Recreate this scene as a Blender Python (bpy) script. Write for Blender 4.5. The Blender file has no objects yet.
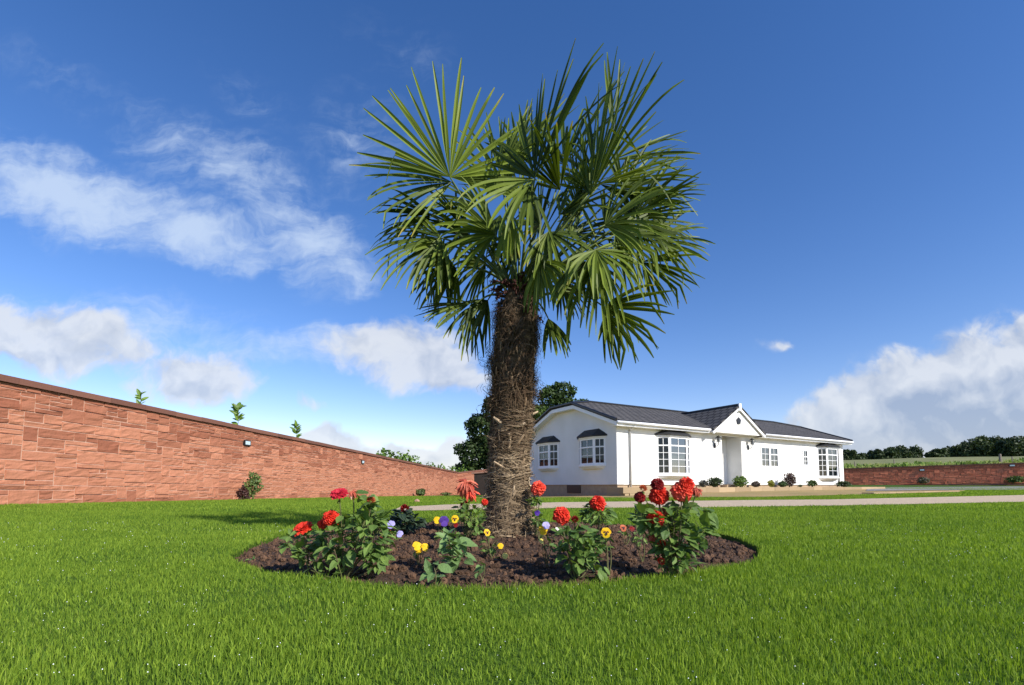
import bpy, math, random
import numpy as np
from mathutils import Vector, Matrix, noise
random.seed(7); rng = np.random.default_rng(11)
R = math.radians
scene = bpy.context.scene
COL = scene.collection

# ------------------------------------------------------------------ camera
CAMZ, TILT, F, PPY = 0.34, R(4.0), 480.0, 452.4
cam_d = bpy.data.cameras.new('camera'); cam = bpy.data.objects.new('camera', cam_d); COL.objects.link(cam)
cam.location = (0, 0, CAMZ); cam.rotation_euler = (R(90)+TILT, 0, 0)
cam_d.sensor_width = 36; cam_d.lens = F/1024*36; cam_d.shift_y = (PPY-342.5)/1024
cam_d.clip_start = 0.02; cam_d.clip_end = 6000
scene.camera = cam

# ------------------------------------------------------------------ light
SUN_EL = R(33); TO_SUN = Vector((.75, -.66, 0)).normalized()*math.cos(SUN_EL) + Vector((0, 0, math.sin(SUN_EL)))
sd = bpy.data.lights.new('sun', 'SUN'); sun = bpy.data.objects.new('sun', sd); COL.objects.link(sun)
sd.energy = 4.6; sd.angle = R(0.53); sd.color = (1, .94, .84)
sun.rotation_euler = TO_SUN.to_track_quat('Z', 'Y').to_euler()
scene.view_settings.view_transform = 'Standard'; scene.view_settings.look = 'None'
scene.view_settings.exposure = 0.42; scene.view_settings.gamma = 1.0
scene.cycles.max_bounces = 8; scene.cycles.transparent_max_bounces = 8

def ray(px, py):
    a = (px-512)/F; b = (PPY-py)/F
    return Vector((a, math.cos(TILT)-b*math.sin(TILT), math.sin(TILT)+b*math.cos(TILT)))
def P(px, py, Y):
    r = ray(px, py); return Vector((0, 0, CAMZ)) + r*(Y/r.y)

# ------------------------------------------------------------------ world: Nishita sky with procedural clouds by direction
world = bpy.data.worlds.new('World'); scene.world = world; world.use_nodes = True
def build_world():
    nt = world.node_tree; nt.nodes.clear(); L = nt.links
    def N(t, **k):
        n = nt.nodes.new(t)
        for a, v in k.items(): setattr(n, a, v)
        return n
    def put(s, v):
        if hasattr(v, 'is_output') or isinstance(v, bpy.types.NodeSocket): L.new(v, s)
        else: s.default_value = v
    def M(op, a, b=0.0, c=0.0, clamp=False):
        n = N('ShaderNodeMath', operation=op, use_clamp=clamp)
        put(n.inputs[0], a); put(n.inputs[1], b); put(n.inputs[2], c); return n.outputs[0]
    def smooth(v, lo, hi):
        n = N('ShaderNodeMapRange', interpolation_type='SMOOTHSTEP')
        put(n.inputs[0], v); put(n.inputs[1], lo); put(n.inputs[2], hi); return n.outputs[0]
    def mixc(f, a, b):
        n = N('ShaderNodeMix', data_type='RGBA'); put(n.inputs[0], f); put(n.inputs[6], a); put(n.inputs[7], b); return n.outputs[2]
    sky = N('ShaderNodeTexSky', sky_type='NISHITA'); sky.sun_disc = False
    sky.sun_elevation = SUN_EL; sky.sun_rotation = math.atan2(TO_SUN.x, TO_SUN.y)
    sky.altitude = 100; sky.air_density = 1.0; sky.dust_density = .1; sky.ozone_density = 3.0
    tc = N('ShaderNodeTexCoord'); sep = N('ShaderNodeSeparateXYZ'); L.new(tc.outputs['Generated'], sep.inputs[0])
    x, y, z = sep.outputs
    yc = M('MAXIMUM', y, .08)
    u = M('DIVIDE', x, yc); v = M('DIVIDE', z, yc)
    cb = N('ShaderNodeCombineXYZ'); L.new(u, cb.inputs[0]); L.new(v, cb.inputs[1])
    p = cb.outputs[0]
    # warp
    def noise_tex(vec, scale, detail, rough, sc=(1, 1, 1), rot=0.0, out=0):
        mp = N('ShaderNodeMapping', vector_type='POINT'); put(mp.inputs[0], vec)
        mp.inputs['Scale'].default_value = sc; mp.inputs['Rotation'].default_value = (0, 0, rot)
        n = N('ShaderNodeTexNoise'); L.new(mp.outputs[0], n.inputs['Vector'])
        n.inputs['Scale'].default_value = scale; n.inputs['Detail'].default_value = detail; n.inputs['Roughness'].default_value = rough
        return n.outputs[out]
    w = noise_tex(p, 5, 4, .55, out=1)
    vm = N('ShaderNodeVectorMath', operation='SUBTRACT'); L.new(w, vm.inputs[0]); vm.inputs[1].default_value = (.5, .5, .5)
    vs = N('ShaderNodeVectorMath', operation='SCALE'); L.new(vm.outputs[0], vs.inputs[0]); vs.inputs['Scale'].default_value = .16
    va = N('ShaderNodeVectorMath', operation='ADD'); L.new(p, va.inputs[0]); L.new(vs.outputs[0], va.inputs[1])
    pw = va.outputs[0]
    def uv(px, py):
        r = ray(px, py); return r.x/r.y, r.z/r.y
    def blobs(lst, vec):
        acc = None
        for (px, py, rx, ry, ang, wt) in lst:
            mp = N('ShaderNodeMapping', vector_type='TEXTURE'); L.new(vec, mp.inputs[0])
            a, b = uv(px, py); mp.inputs['Location'].default_value = (a, b, 0)
            mp.inputs['Rotation'].default_value = (0, 0, R(ang)); mp.inputs['Scale'].default_value = (rx/F, ry/F, 1)
            ln = N('ShaderNodeVectorMath', operation='LENGTH'); L.new(mp.outputs[0], ln.inputs[0])
            g = M('MULTIPLY', M('SUBTRACT', 1, ln.outputs['Value'], clamp=True), wt)
            acc = g if acc is None else M('MAXIMUM', acc, g)
        return acc
    # wisps (high thin cloud)
    wisp = blobs([(70, 190, 190, 62, -18, 1.25), (190, 232, 130, 38, -14, 1.1), (310, 235, 110, 62, -38, .85), (230, 170, 160, 60, -25, .62),
                  (-60, 150, 150, 60, -10, .9), (345, 265, 60, 34, -40, .8), (60, 80, 130, 40, -25, .22), (150, 115, 90, 34, -30, .24),
                  (360, 140, 90, 90, -40, .32), (250, 95, 90, 40, -30, .22), (400, 50, 120, 60, -30, .16), (110, 330, 240, 60, -5, .55), (330, 350, 160, 30, 0, .7)], pw)
    nw = noise_tex(pw, 7, 9, .62, sc=(1, 3.4, 1), rot=.42)
    nw2 = noise_tex(pw, 26, 6, .6, sc=(1.7, 1, 1), rot=-.3)
    nn = M('ADD', M('MULTIPLY', nw, .75), M('MULTIPLY', nw2, .25))
    dw = M('ADD', wisp, M('MULTIPLY', M('SUBTRACT', nn, .5), 2.0))
    aw = M('MULTIPLY', smooth(dw, -.04, 1.12), smooth(wisp, .0, .34)); aw = M('MULTIPLY', aw, .76)
    # cumulus
    cum = blobs([(55, 336, 130, 50, -10, 1.2), (-60, 330, 90, 40, 0, 1.1), (120, 350, 60, 26, 0, .8), (195, 370, 90, 40, 0, 1.15),
                 (385, 350, 100, 42, 0, 1.0), (430, 370, 90, 40, -10, 1.15), (470, 388, 45, 24, -10, .8), (305, 402, 38, 14, 0, .62),
                 (340, 446, 55, 26, -8, 1.35), (390, 458, 80, 24, 0, 1.35), (450, 460, 70, 22, 0, 1.25),
                 (780, 346, 34, 14, 5, .42), (1010, 420, 230, 92, 14, 1.6), (860, 418, 110, 54, 25, 1.4), (950, 385, 140, 66, 18, 1.6), (1040, 350, 120, 60, 0, 1.1), (1100, 380, 200, 90, 0, 1.5),
                 (800, 420, 60, 20, 10, .55), (880, 455, 220, 34, 0, .75)], pw)
    nc = noise_tex(pw, 9, 10, .58)
    dc = M('ADD', cum, M('MULTIPLY', M('SUBTRACT', nc, .5), 1.7))
    ac = M('MULTIPLY', smooth(dc, .16, .62), smooth(cum, .0, .3)); ac = M('MULTIPLY', ac, .84)
    # cumulus shading: difference of the noise along the sun's direction gives the lit and shaded sides
    off = N('ShaderNodeVectorMath', operation='ADD'); L.new(pw, off.inputs[0]); off.inputs[1].default_value = (.012, .03, 0)
    nc2 = noise_tex(off.outputs[0], 9, 5, .5)
    nc1 = noise_tex(pw, 9, 5, .5)
    lit = M('MULTIPLY', M('SUBTRACT', nc1, nc2), 2.6)
    dark = blobs([(1010, 425, 260, 64, 10, 1.8), (930, 430, 110, 34, 10, 1.0), (60, 360, 120, 20, 0, .55), (200, 388, 80, 16, 0, .5), (430, 392, 90, 16, 0, .4)], pw)
    sh = M('SUBTRACT', M('ADD', .86, lit), M('MULTIPLY', smooth(dark, .0, .8), .75), clamp=True)
    ccol = mixc(sh, (.38, .46, .62, 1), (.82, .85, .90, 1))
    # the sky itself
    hsv = N('ShaderNodeHueSaturation'); L.new(sky.outputs[0], hsv.inputs['Color'])
    hsv.inputs['Saturation'].default_value = 1.27; hsv.inputs['Hue'].default_value = .507; hsv.inputs['Value'].default_value = 1
    tn = N('ShaderNodeMix', data_type='RGBA', blend_type='MULTIPLY'); tn.inputs[0].default_value = 1; L.new(hsv.outputs[0], tn.inputs[6]); tn.inputs[7].default_value = (1.24, .99, 1.0, 1)
    bs = N('ShaderNodeBackground'); L.new(tn.outputs[2], bs.inputs[0]); bs.inputs[1].default_value = .132
    bc = N('ShaderNodeBackground'); L.new(ccol, bc.inputs[0]); bc.inputs[1].default_value = .72
    bw = N('ShaderNodeBackground'); bw.inputs[0].default_value = (.62, .74, .92, 1); bw.inputs[1].default_value = .80
    front = smooth(y, .05, .25)
    m1 = N('ShaderNodeMixShader'); L.new(M('MULTIPLY', aw, front), m1.inputs[0]); L.new(bs.outputs[0], m1.inputs[1]); L.new(bw.outputs[0], m1.inputs[2])
    m2 = N('ShaderNodeMixShader'); L.new(M('MULTIPLY', ac, front), m2.inputs[0]); L.new(m1.outputs[0], m2.inputs[1]); L.new(bc.outputs[0], m2.inputs[2])
    out = N('ShaderNodeOutputWorld'); L.new(m2.outputs[0], out.inputs[0])
build_world()

# ------------------------------------------------------------------ materials
def new_mat(name):
    m = bpy.data.materials.new(name); m.use_nodes = True
    nt = m.node_tree; b = nt.nodes['Principled BSDF']; return m, nt, b
def mat(name, c1, c2=None, scale=6.0, rough=.8, bump=0.0, bscale=None, tint=False, spec=.3, trans=0.0, metal=0.0, coords='Object', detail=6, stretch=(1, 1, 1), ramp=None, c3=None):
    """noise mix of two base colours, optional per-vertex 'tint' attribute driving the mix, bump and leaf translucency"""
    m, nt, b = new_mat(name); L = nt.links
    b.inputs['Roughness'].default_value = rough; b.inputs['Metallic'].default_value = metal
    b.inputs['Specular IOR Level'].default_value = spec
    tc = nt.nodes.new('ShaderNodeTexCoord'); mp = nt.nodes.new('ShaderNodeMapping'); L.new(tc.outputs[coords], mp.inputs[0])
    mp.inputs['Scale'].default_value = stretch
    n = nt.nodes.new('ShaderNodeTexNoise'); L.new(mp.outputs[0], n.inputs[0]); n.inputs['Scale'].default_value = scale; n.inputs['Detail'].default_value = detail
    col = None
    if c2 is None: c2 = tuple(v*.8 for v in c1)
    cr = nt.nodes.new('ShaderNodeValToRGB'); e = cr.color_ramp.elements
    e[0].position, e[1].position = (.3, .7) if not tint else (0., 1.)
    e[0].color = (*c2, 1); e[1].color = (*c1, 1)
    if c3 is not None:
        k = e.new(.93 if tint else .9); k.color = (*c1, 1); e[-1].color = (*c3, 1)
    if tint:
        at = nt.nodes.new('ShaderNodeAttribute'); at.attribute_name = 'tint'
        ad = nt.nodes.new('ShaderNodeMath'); ad.operation = 'MULTIPLY_ADD'; L.new(n.outputs[0], ad.inputs[0]); ad.inputs[1].default_value = .3
        sb = nt.nodes.new('ShaderNodeMath'); sb.operation = 'MULTIPLY_ADD'; L.new(at.outputs['Fac'], sb.inputs[0]); sb.inputs[1].default_value = .85; sb.inputs[2].default_value = -.07
        L.new(sb.outputs[0], ad.inputs[2]); L.new(ad.outputs[0], cr.inputs[0])
    else: L.new(n.outputs[0], cr.inputs[0])
    L.new(cr.outputs[0], b.inputs['Base Color'])
    if bump:
        n2 = nt.nodes.new('ShaderNodeTexNoise'); L.new(mp.outputs[0], n2.inputs[0]); n2.inputs['Scale'].default_value = bscale or scale*4; n2.inputs['Detail'].default_value = 8
        bp = nt.nodes.new('ShaderNodeBump'); bp.inputs['Strength'].default_value = bump; bp.inputs['Distance'].default_value = .02
        L.new(n2.outputs[0], bp.inputs['Height']); L.new(bp.outputs[0], b.inputs['Normal'])
    if trans:
        t = nt.nodes.new('ShaderNodeBsdfTranslucent')
        g = nt.nodes.new('ShaderNodeMix'); g.data_type = 'RGBA'; g.blend_type = 'MULTIPLY'; g.inputs[0].default_value = 1
        L.new(cr.outputs[0], g.inputs[6]); g.inputs[7].default_value = (1.5, 1.5, .6, 1); L.new(g.outputs[2], t.inputs[0])
        mx = nt.nodes.new('ShaderNodeMixShader'); mx.inputs[0].default_value = trans
        L.new(b.outputs[0], mx.inputs[1]); L.new(t.outputs[0], mx.inputs[2])
        L.new(mx.outputs[0], nt.nodes['Material Output'].inputs[0])
    return m

# ------------------------------------------------------------------ mesh helpers
class MB:
    def __init__(s): s.v = []; s.f = []; s.t = []; s.n = 0
    def add(s, vs, fs, tint=0.5):
        vs = [tuple(p) for p in vs]; k = s.n
        s.v += vs; s.f += [tuple(i+k for i in f) for f in fs]
        s.t += (list(tint) if hasattr(tint, '__len__') else [tint]*len(vs)); s.n += len(vs)
    def box(s, lo, hi, tint=.5):
        (a, b, c), (d, e, f) = lo, hi
        s.add([(a,b,c),(d,b,c),(d,e,c),(a,e,c),(a,b,f),(d,b,f),(d,e,f),(a,e,f)],
              [(0,3,2,1),(4,5,6,7),(0,1,5,4),(1,2,6,5),(2,3,7,6),(3,0,4,7)], tint)
    def obox(s, c, ax, ay, az, tint=.5):
        c, ax, ay, az = map(Vector, (c, ax, ay, az)); vs = []
        for k in (-1, 1):
            for i, j in ((-1,-1),(1,-1),(1,1),(-1,1)): vs.append(c+ax*i+ay*j+az*k)
        s.add(vs, [(0,3,2,1),(4,5,6,7),(0,1,5,4),(1,2,6,5),(2,3,7,6),(3,0,4,7)], tint)
    def prism(s, poly, d, tint=.5):
        n = len(poly); d = Vector(d); a = [Vector(p) for p in poly]
        s.add(a+[p+d for p in a], [tuple(range(n))[::-1], tuple(range(n, 2*n))]+[(i, (i+1) % n, (i+1) % n+n, i+n) for i in range(n)], tint)
    def tube(s, pts, rad, seg=6, tint=.5):
        pts = [Vector(p) for p in pts]; n = len(pts); vs = []
        for i, p in enumerate(pts):
            t = (pts[min(i+1, n-1)]-pts[max(i-1, 0)]).normalized()
            a = t.cross(Vector((.31, .2, .93))).normalized(); b = t.cross(a)
            r = rad[i] if hasattr(rad, '__len__') else rad
            vs += [p+(a*math.cos(2*math.pi*k/seg)+b*math.sin(2*math.pi*k/seg))*r for k in range(seg)]
        fs = [(i*seg+k, i*seg+(k+1) % seg, (i+1)*seg+(k+1) % seg, (i+1)*seg+k) for i in range(n-1) for k in range(seg)]
        fs += [tuple(range(seg))[::-1], tuple((n-1)*seg+k for k in range(seg))]
        s.add(vs, fs, tint)
    def build(s, name, m, parent=None, smooth=False):
        me = bpy.data.meshes.new(name); me.from_pydata(s.v, [], s.f)
        at = me.attributes.new('tint', 'FLOAT', 'POINT'); at.data.foreach_set('value', np.array(s.t, dtype=np.float32))
        me.materials.append(m)
        if smooth: me.polygons.foreach_set('use_smooth', [True]*len(me.polygons))
        me.update()
        o = bpy.data.objects.new(name, me); COL.objects.link(o)
        if parent: o.parent = parent
        return o
def np_mesh(name, V, T, tint, m, parent=None):
    """triangle mesh straight from arrays"""
    me = bpy.data.meshes.new(name); nv, nf = len(V), len(T)
    me.vertices.add(nv); me.vertices.foreach_set('co', np.ascontiguousarray(V, dtype=np.float32).ravel())
    me.loops.add(nf*3); me.loops.foreach_set('vertex_index', np.ascontiguousarray(T, dtype=np.int32).ravel())
    me.polygons.add(nf); me.polygons.foreach_set('loop_start', np.arange(0, nf*3, 3, dtype=np.int32))
    me.polygons.foreach_set('loop_total', np.full(nf, 3, dtype=np.int32))
    at = me.attributes.new('tint', 'FLOAT', 'POINT'); at.data.foreach_set('value', np.ascontiguousarray(tint, dtype=np.float32))
    me.materials.append(m); me.update(calc_edges=True)
    o = bpy.data.objects.new(name, me); COL.objects.link(o)
    if parent: o.parent = parent
    return o
def thing(name, label, cat, loc=(0, 0, 0), rz=0, group=None):
    o = bpy.data.objects.new(name, None); COL.objects.link(o); o.empty_display_size = .1
    o.location = loc; o.rotation_euler = (0, 0, rz); o['label'] = label; o['category'] = cat
    if group: o['group'] = group
    return o
def tag(o, label=None, cat=None, group=None, kind=None):
    for k, v in (('label', label), ('category', cat), ('group', group), ('kind', kind)):
        if v: o[k] = v
    return o
def sstep(t, a, b):
    t = np.clip((t-a)/(b-a), 0, 1); return t*t*(3-2*t)

# ------------------------------------------------------------------ ground
BC = (-.07, 3.17); BR = 1.52
def gz(x, y):
    x = np.asarray(x, dtype=float); y = np.asarray(y, dtype=float)
    s = x/np.maximum(y, 1.0); t = sstep(s, -.12, .55)
    return np.clip(y-8.5, 0, 62)*(-.0142*(1-t)+.0098*t)
def G(px, py):
    r = ray(px, py); lo, hi = .3, 400.0
    f = lambda k: CAMZ+r.z*k-float(gz(r.x*k, r.y*k))
    k = lo
    while k < hi and f(k) > 0: k *= 1.01
    return Vector((r.x*k, r.y*k, float(gz(r.x*k, r.y*k))))
m_turf = mat('lawn_turf', (.085, .15, .016), (.04, .08, .010), scale=1.3, rough=.9, bump=.6, bscale=60, spec=.1)
def bed_r(th): return BR*(1+.018*math.sin(3*th+1)+.012*math.sin(7*th)+.006*math.sin(17*th+.5))
def ground():
    seg = 288; radii = [1.0]
    while radii[-1] < 1500: radii.append(radii[-1]*1.045+.002)
    vs, fs = [], []
    for q in radii:
        for k in range(seg):
            th = 2*math.pi*k/seg; r = bed_r(th)*q
            x, y = BC[0]+r*math.cos(th), BC[1]+r*math.sin(th)
            vs.append((x, y, float(gz(x, y))))
    for i in range(len(radii)-1):
        for k in range(seg): fs.append((i*seg+k, (i+1)*seg+k, (i+1)*seg+(k+1) % seg, i*seg+(k+1) % seg))
    nb = len(vs)
    for k in range(seg): vs.append((vs[k][0], vs[k][1], -.12))
    for k in range(seg): fs.append((k, (k+1) % seg, nb+(k+1) % seg, nb+k))
    mb = MB(); mb.add(vs, fs)
    o = mb.build('ground', m_turf); [f.flip() for f in []]
    tag(o, kind='structure')
ground()

def strip(name, near, far, m, dz, nu=60, nv=6, px=True):
    """sheet draped over the ground between two edge polylines"""
    def poly(pts, t):
        t *= len(pts)-1; i = min(int(t), len(pts)-2); f = t-i
        return tuple(pts[i][k]*(1-f)+pts[i+1][k]*f for k in range(2))
    if px: near = [tuple(G(*p))[:2] for p in near]; far = [tuple(G(*p))[:2] for p in far]
    vs = []
    for i in range(nu+1):
        a = poly(near, i/nu); b = poly(far, i/nu)
        for j in range(nv+1):
            f = j/nv; x, y = a[0]*(1-f)+b[0]*f, a[1]*(1-f)+b[1]*f
            vs.append((x, y, float(gz(x, y))+dz))
    w = nv+1
    fs = [(i*w+j, (i+1)*w+j, (i+1)*w+j+1, i*w+j+1) for i in range(nu) for j in range(nv)]
    mb = MB(); mb.add(vs, fs); return tag(mb.build(name, m), kind='structure'), near, far
m_path = mat('path_gravel', (.60, .47, .32), (.48, .37, .25), scale=14, rough=.95, bump=.5, bscale=120)
m_sand = mat('dry_sandy_soil', (.42, .28, .12), (.24, .20, .07), scale=.9, rough=.95, bump=.5, bscale=40)
m_asph = mat('asphalt_pale', (.27, .26, .23), (.21, .20, .18), scale=3, rough=.9)
_, pn, pf = strip('path', [(392, 512), (470, 510.5), (560, 509), (700, 508.3), (830, 506.3), (1024, 502.5), (1150, 500)],
                  [(400, 507.8), (460, 504.8), (560, 502.8), (700, 501.2), (830, 500), (1024, 495.5), (1150, 493)], m_path, .012)
_, sn, sf = strip('bare_soil', [(478, 498.5), (560, 498), (640, 498.3), (760, 497.6), (860, 495), (960, 492.4)],
                  [(486, 494.6), (560, 494.0), (640, 490), (760, 489), (860, 489), (960, 490.2)], m_sand, .015)
strip('road', [(866, 491.6), (940, 490.6), (1024, 490.2), (1120, 489.5)], [(868, 488.0), (940, 487.4), (1024, 486.8), (1120, 486.6)], m_asph, .03)

# ------------------------------------------------------------------ lawn grass
m_grass = mat('grass_blade', (.32, .44, .048), (.050, .130, .014), scale=.7, rough=.6, tint=True, spec=.16, trans=.38, c3=(.46, .46, .16))
def in_quadstrip(x, y, near, far):
    poly = np.array(list(near)+list(far)[::-1]); inside = np.zeros(len(x), bool)
    j = len(poly)-1
    for i in range(len(poly)):
        xi, yi = poly[i]; xj, yj = poly[j]
        c = ((yi > y) != (yj > y)) & (x < (xj-xi)*(y-yi)/(yj-yi+1e-12)+xi)
        inside ^= c; j = i
    return inside
def wall_x(y): return -9.1+(y-8.5)*.1   # rough line of the left wall
def blades(y0, y1, dens, h, w, tri, lim=None):
    area = 1.12*(y1*y1-y0*y0)+1.6*(y1-y0); n = int(area*dens)
    u = rng.random(n); y = np.sqrt(y0*y0+u*(y1*y1-y0*y0)); x = (rng.random(n)*2-1)*(1.12*y+.8)
    th = np.arctan2(y-BC[1], x-BC[0]); rr = np.hypot(x-BC[0], y-BC[1])
    br = BR*(1+.018*np.sin(3*th+1)+.012*np.sin(7*th)+.006*np.sin(17*th+.5))
    ok = (rr > br-.012*rng.random(n)) & ~in_quadstrip(x, y, pn, pf) & ~in_quadstrip(x, y, sn, sf) & (x > wall_x(y)+.15)
    # nothing under the house or its border
    hx = (x-3.83)*.867+(y-17.5)*.498; hv = -(x-3.83)*.498+(y-17.5)*.867
    ok &= ~((hx > -.6) & (hx < 17.2) & (hv > -1.1) & (hv < 7))
    x, y, rr, br = x[ok], y[ok], rr[ok], br[ok]; n = len(x)
    z = gz(x, y)
    cl = np.sin(x*7.1+np.sin(y*5.3)*1.3)*np.sin(y*8.3+x*2.1)*.5+.5
    cl2 = np.sin(x*1.7+2*np.sin(y*1.1))*np.sin(y*2.3-x*.6)*.5+.5
    H = h*(.35+1.05*rng.random(n))*(.75+.5*cl)
    # edge grass of the bed grows a little longer
    H *= 1+.15*np.exp(-((rr-br)/.05)**2)
    a = rng.random(n)*2*np.pi; W = w*(.6+.8*rng.random(n))/2
    lean = H*(.05+.65*rng.random(n)**1.7); la = rng.random(n)*2*np.pi
    bx, by = np.cos(a)*W, np.sin(a)*W; lx, ly = np.cos(la)*lean, np.sin(la)*lean
    t = np.clip(rng.random(n)*.75+.16*cl2+.10*cl-.05, 0, .9); dead = rng.random(n) < .03; t[dead] = 1.0
    base = np.stack([x, y, z-.004], 1); B = np.stack([bx, by, bx*0], 1)
    tip = base+np.stack([lx, ly, H], 1)
    if tri:
        V = np.stack([base-B, base+B, tip], 1).reshape(-1, 3); T = np.arange(n*3).reshape(-1, 3)
        return V, T, np.repeat(t, 3)
    mid = base+np.stack([lx*.35, ly*.35, H*.6], 1)
    V = np.stack([base-B, base+B, mid-B*.8, mid+B*.8, tip], 1).reshape(-1, 3)
    k = (np.arange(n)*5)[:, None]
    T = np.concatenate([k+[[0, 1, 3]], k+[[0, 3, 2]], k+[[2, 3, 4]]], 1).reshape(-1, 3)
    return V, T, np.repeat(t, 5)
def lawn():
    Vs, Ts, ts, k = [], [], [], 0
    for a in ((.55, 1.3, 52000, .018, .0018, False), (1.3, 2.2, 30000, .019, .0023, False), (2.2, 3.6, 15000, .021, .0032, False), (3.6, 6.5, 5600, .025, .006, True),
              (6.5, 14, 1900, .030, .012, True), (14, 30, 900, .035, .03, True)):
        V, T, t = blades(*a); Vs.append(V); Ts.append(T+k); ts.append(t); k += len(V)
    o = np_mesh('lawn_grass', np.concatenate(Vs), np.concatenate(Ts), np.concatenate(ts), m_grass)
    tag(o, 'short bright green mown grass of the lawn around the flower bed', 'grass', kind='stuff')
lawn()
def dew():
    m, nt, b = new_mat('dew_drop'); b.inputs['Base Color'].default_value = (.9, .95, .95, 1); b.inputs['Roughness'].default_value = .15
    mb = MB()
    for k in range(700):
        y = .7+3.6*random.random()**1.5; x = (random.random()*2-1)*(1.1*y+.2)
        if math.hypot(x-BC[0], y-BC[1]) < BR+.05: continue
        r = random.uniform(.0007, .0017)*(.6+.35*y); z = .018+.014*random.random()
        c = Vector((x, y, z)); a = [c+Vector(d)*r for d in ((1,0,0),(-1,0,0),(0,1,0),(0,-1,0),(0,0,1),(0,0,-1))]
        mb.add(a, [(0,2,4),(2,1,4),(1,3,4),(3,0,4),(2,0,5),(1,2,5),(3,1,5),(0,3,5)])
    tag(mb.build('dew_drops', m, smooth=True), 'tiny glinting white dew drops scattered over the grass', 'dew', kind='stuff')
dew()

# ------------------------------------------------------------------ flower bed soil
def soil_z(x, y):
    r = math.hypot(x-BC[0], y-BC[1])/BR
    return -.03+.085*(1-min(1, r)**2.2)+.016*noise.fractal(Vector((x*7, y*7, 3)), 1, 2, 4)+.007*noise.noise(Vector((x*31, y*31, 1)))
m_soil = mat('dark_soil', (.115, .066, .040), (.042, .025, .016), scale=18, rough=.95, bump=1.0, bscale=90, tint=False)
m_clod = mat('soil_clods', (.175, .098, .058), (.055, .031, .019), scale=30, rough=.95, bump=.8, bscale=120, tint=True, c3=(.34, .27, .20))
def soil():
    seg, rings = 260, 110; vs, fs = [], []
    for i in range(rings+1):
        q = i/rings
        for k in range(seg):
            th = 2*math.pi*k/seg; r = (bed_r(th)+.02)*q; x, y = BC[0]+r*math.cos(th), BC[1]+r*math.sin(th)
            vs.append((x, y, soil_z(x, y)))
    for i in range(rings):
        for k in range(seg): fs.append((i*seg+k, (i+1)*seg+k, (i+1)*seg+(k+1) % seg, i*seg+(k+1) % seg))
    mb = MB(); mb.add(vs, fs); tag(mb.build('flower_bed_soil', m_soil, smooth=True), kind='structure')
    mb = MB()
    ico = [(0,0,-1),(.72,-.53,-.45),(-.28,-.85,-.45),(-.89,0,-.45),(-.28,.85,-.45),(.72,.53,-.45),(.28,-.85,.45),(-.72,-.53,.45),(-.72,.53,.45),(.28,.85,.45),(.89,0,.45),(0,0,1)]
    icf = [(0,1,2),(1,0,5),(0,2,3),(0,3,4),(0,4,5),(1,5,10),(2,1,6),(3,2,7),(4,3,8),(5,4,9),(1,10,6),(2,6,7),(3,7,8),(4,8,9),(5,9,10),(6,10,11),(7,6,11),(8,7,11),(9,8,11),(10,9,11)]
    for k in range(11000):
        r = bed_r(0)*math.sqrt(random.random())*.99; th = random.random()*2*math.pi
        x, y = BC[0]+r*math.cos(th), BC[1]+r*math.sin(th)
        if y > 3.4 and random.random() < .5: continue
        s = random.uniform(.003, .008) if random.random() < .8 else random.uniform(.008, .019)
        c = Vector((x, y, soil_z(x, y)+s*.3)); sx, sy, sz = (random.uniform(.7, 1.3)*s for _ in range(3))
        t = 1.0 if random.random() < .012 else random.random()*.9
        mb.add([(c.x+v[0]*sx*random.uniform(.75, 1.25), c.y+v[1]*sy*random.uniform(.75, 1.25), c.z+v[2]*sz*random.uniform(.75, 1.25)) for v in ico], icf, t)
    tag(mb.build('soil_clods', m_clod), 'crumbly dark brown clods of earth in the round bed', 'soil', kind='stuff')
soil()

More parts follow.
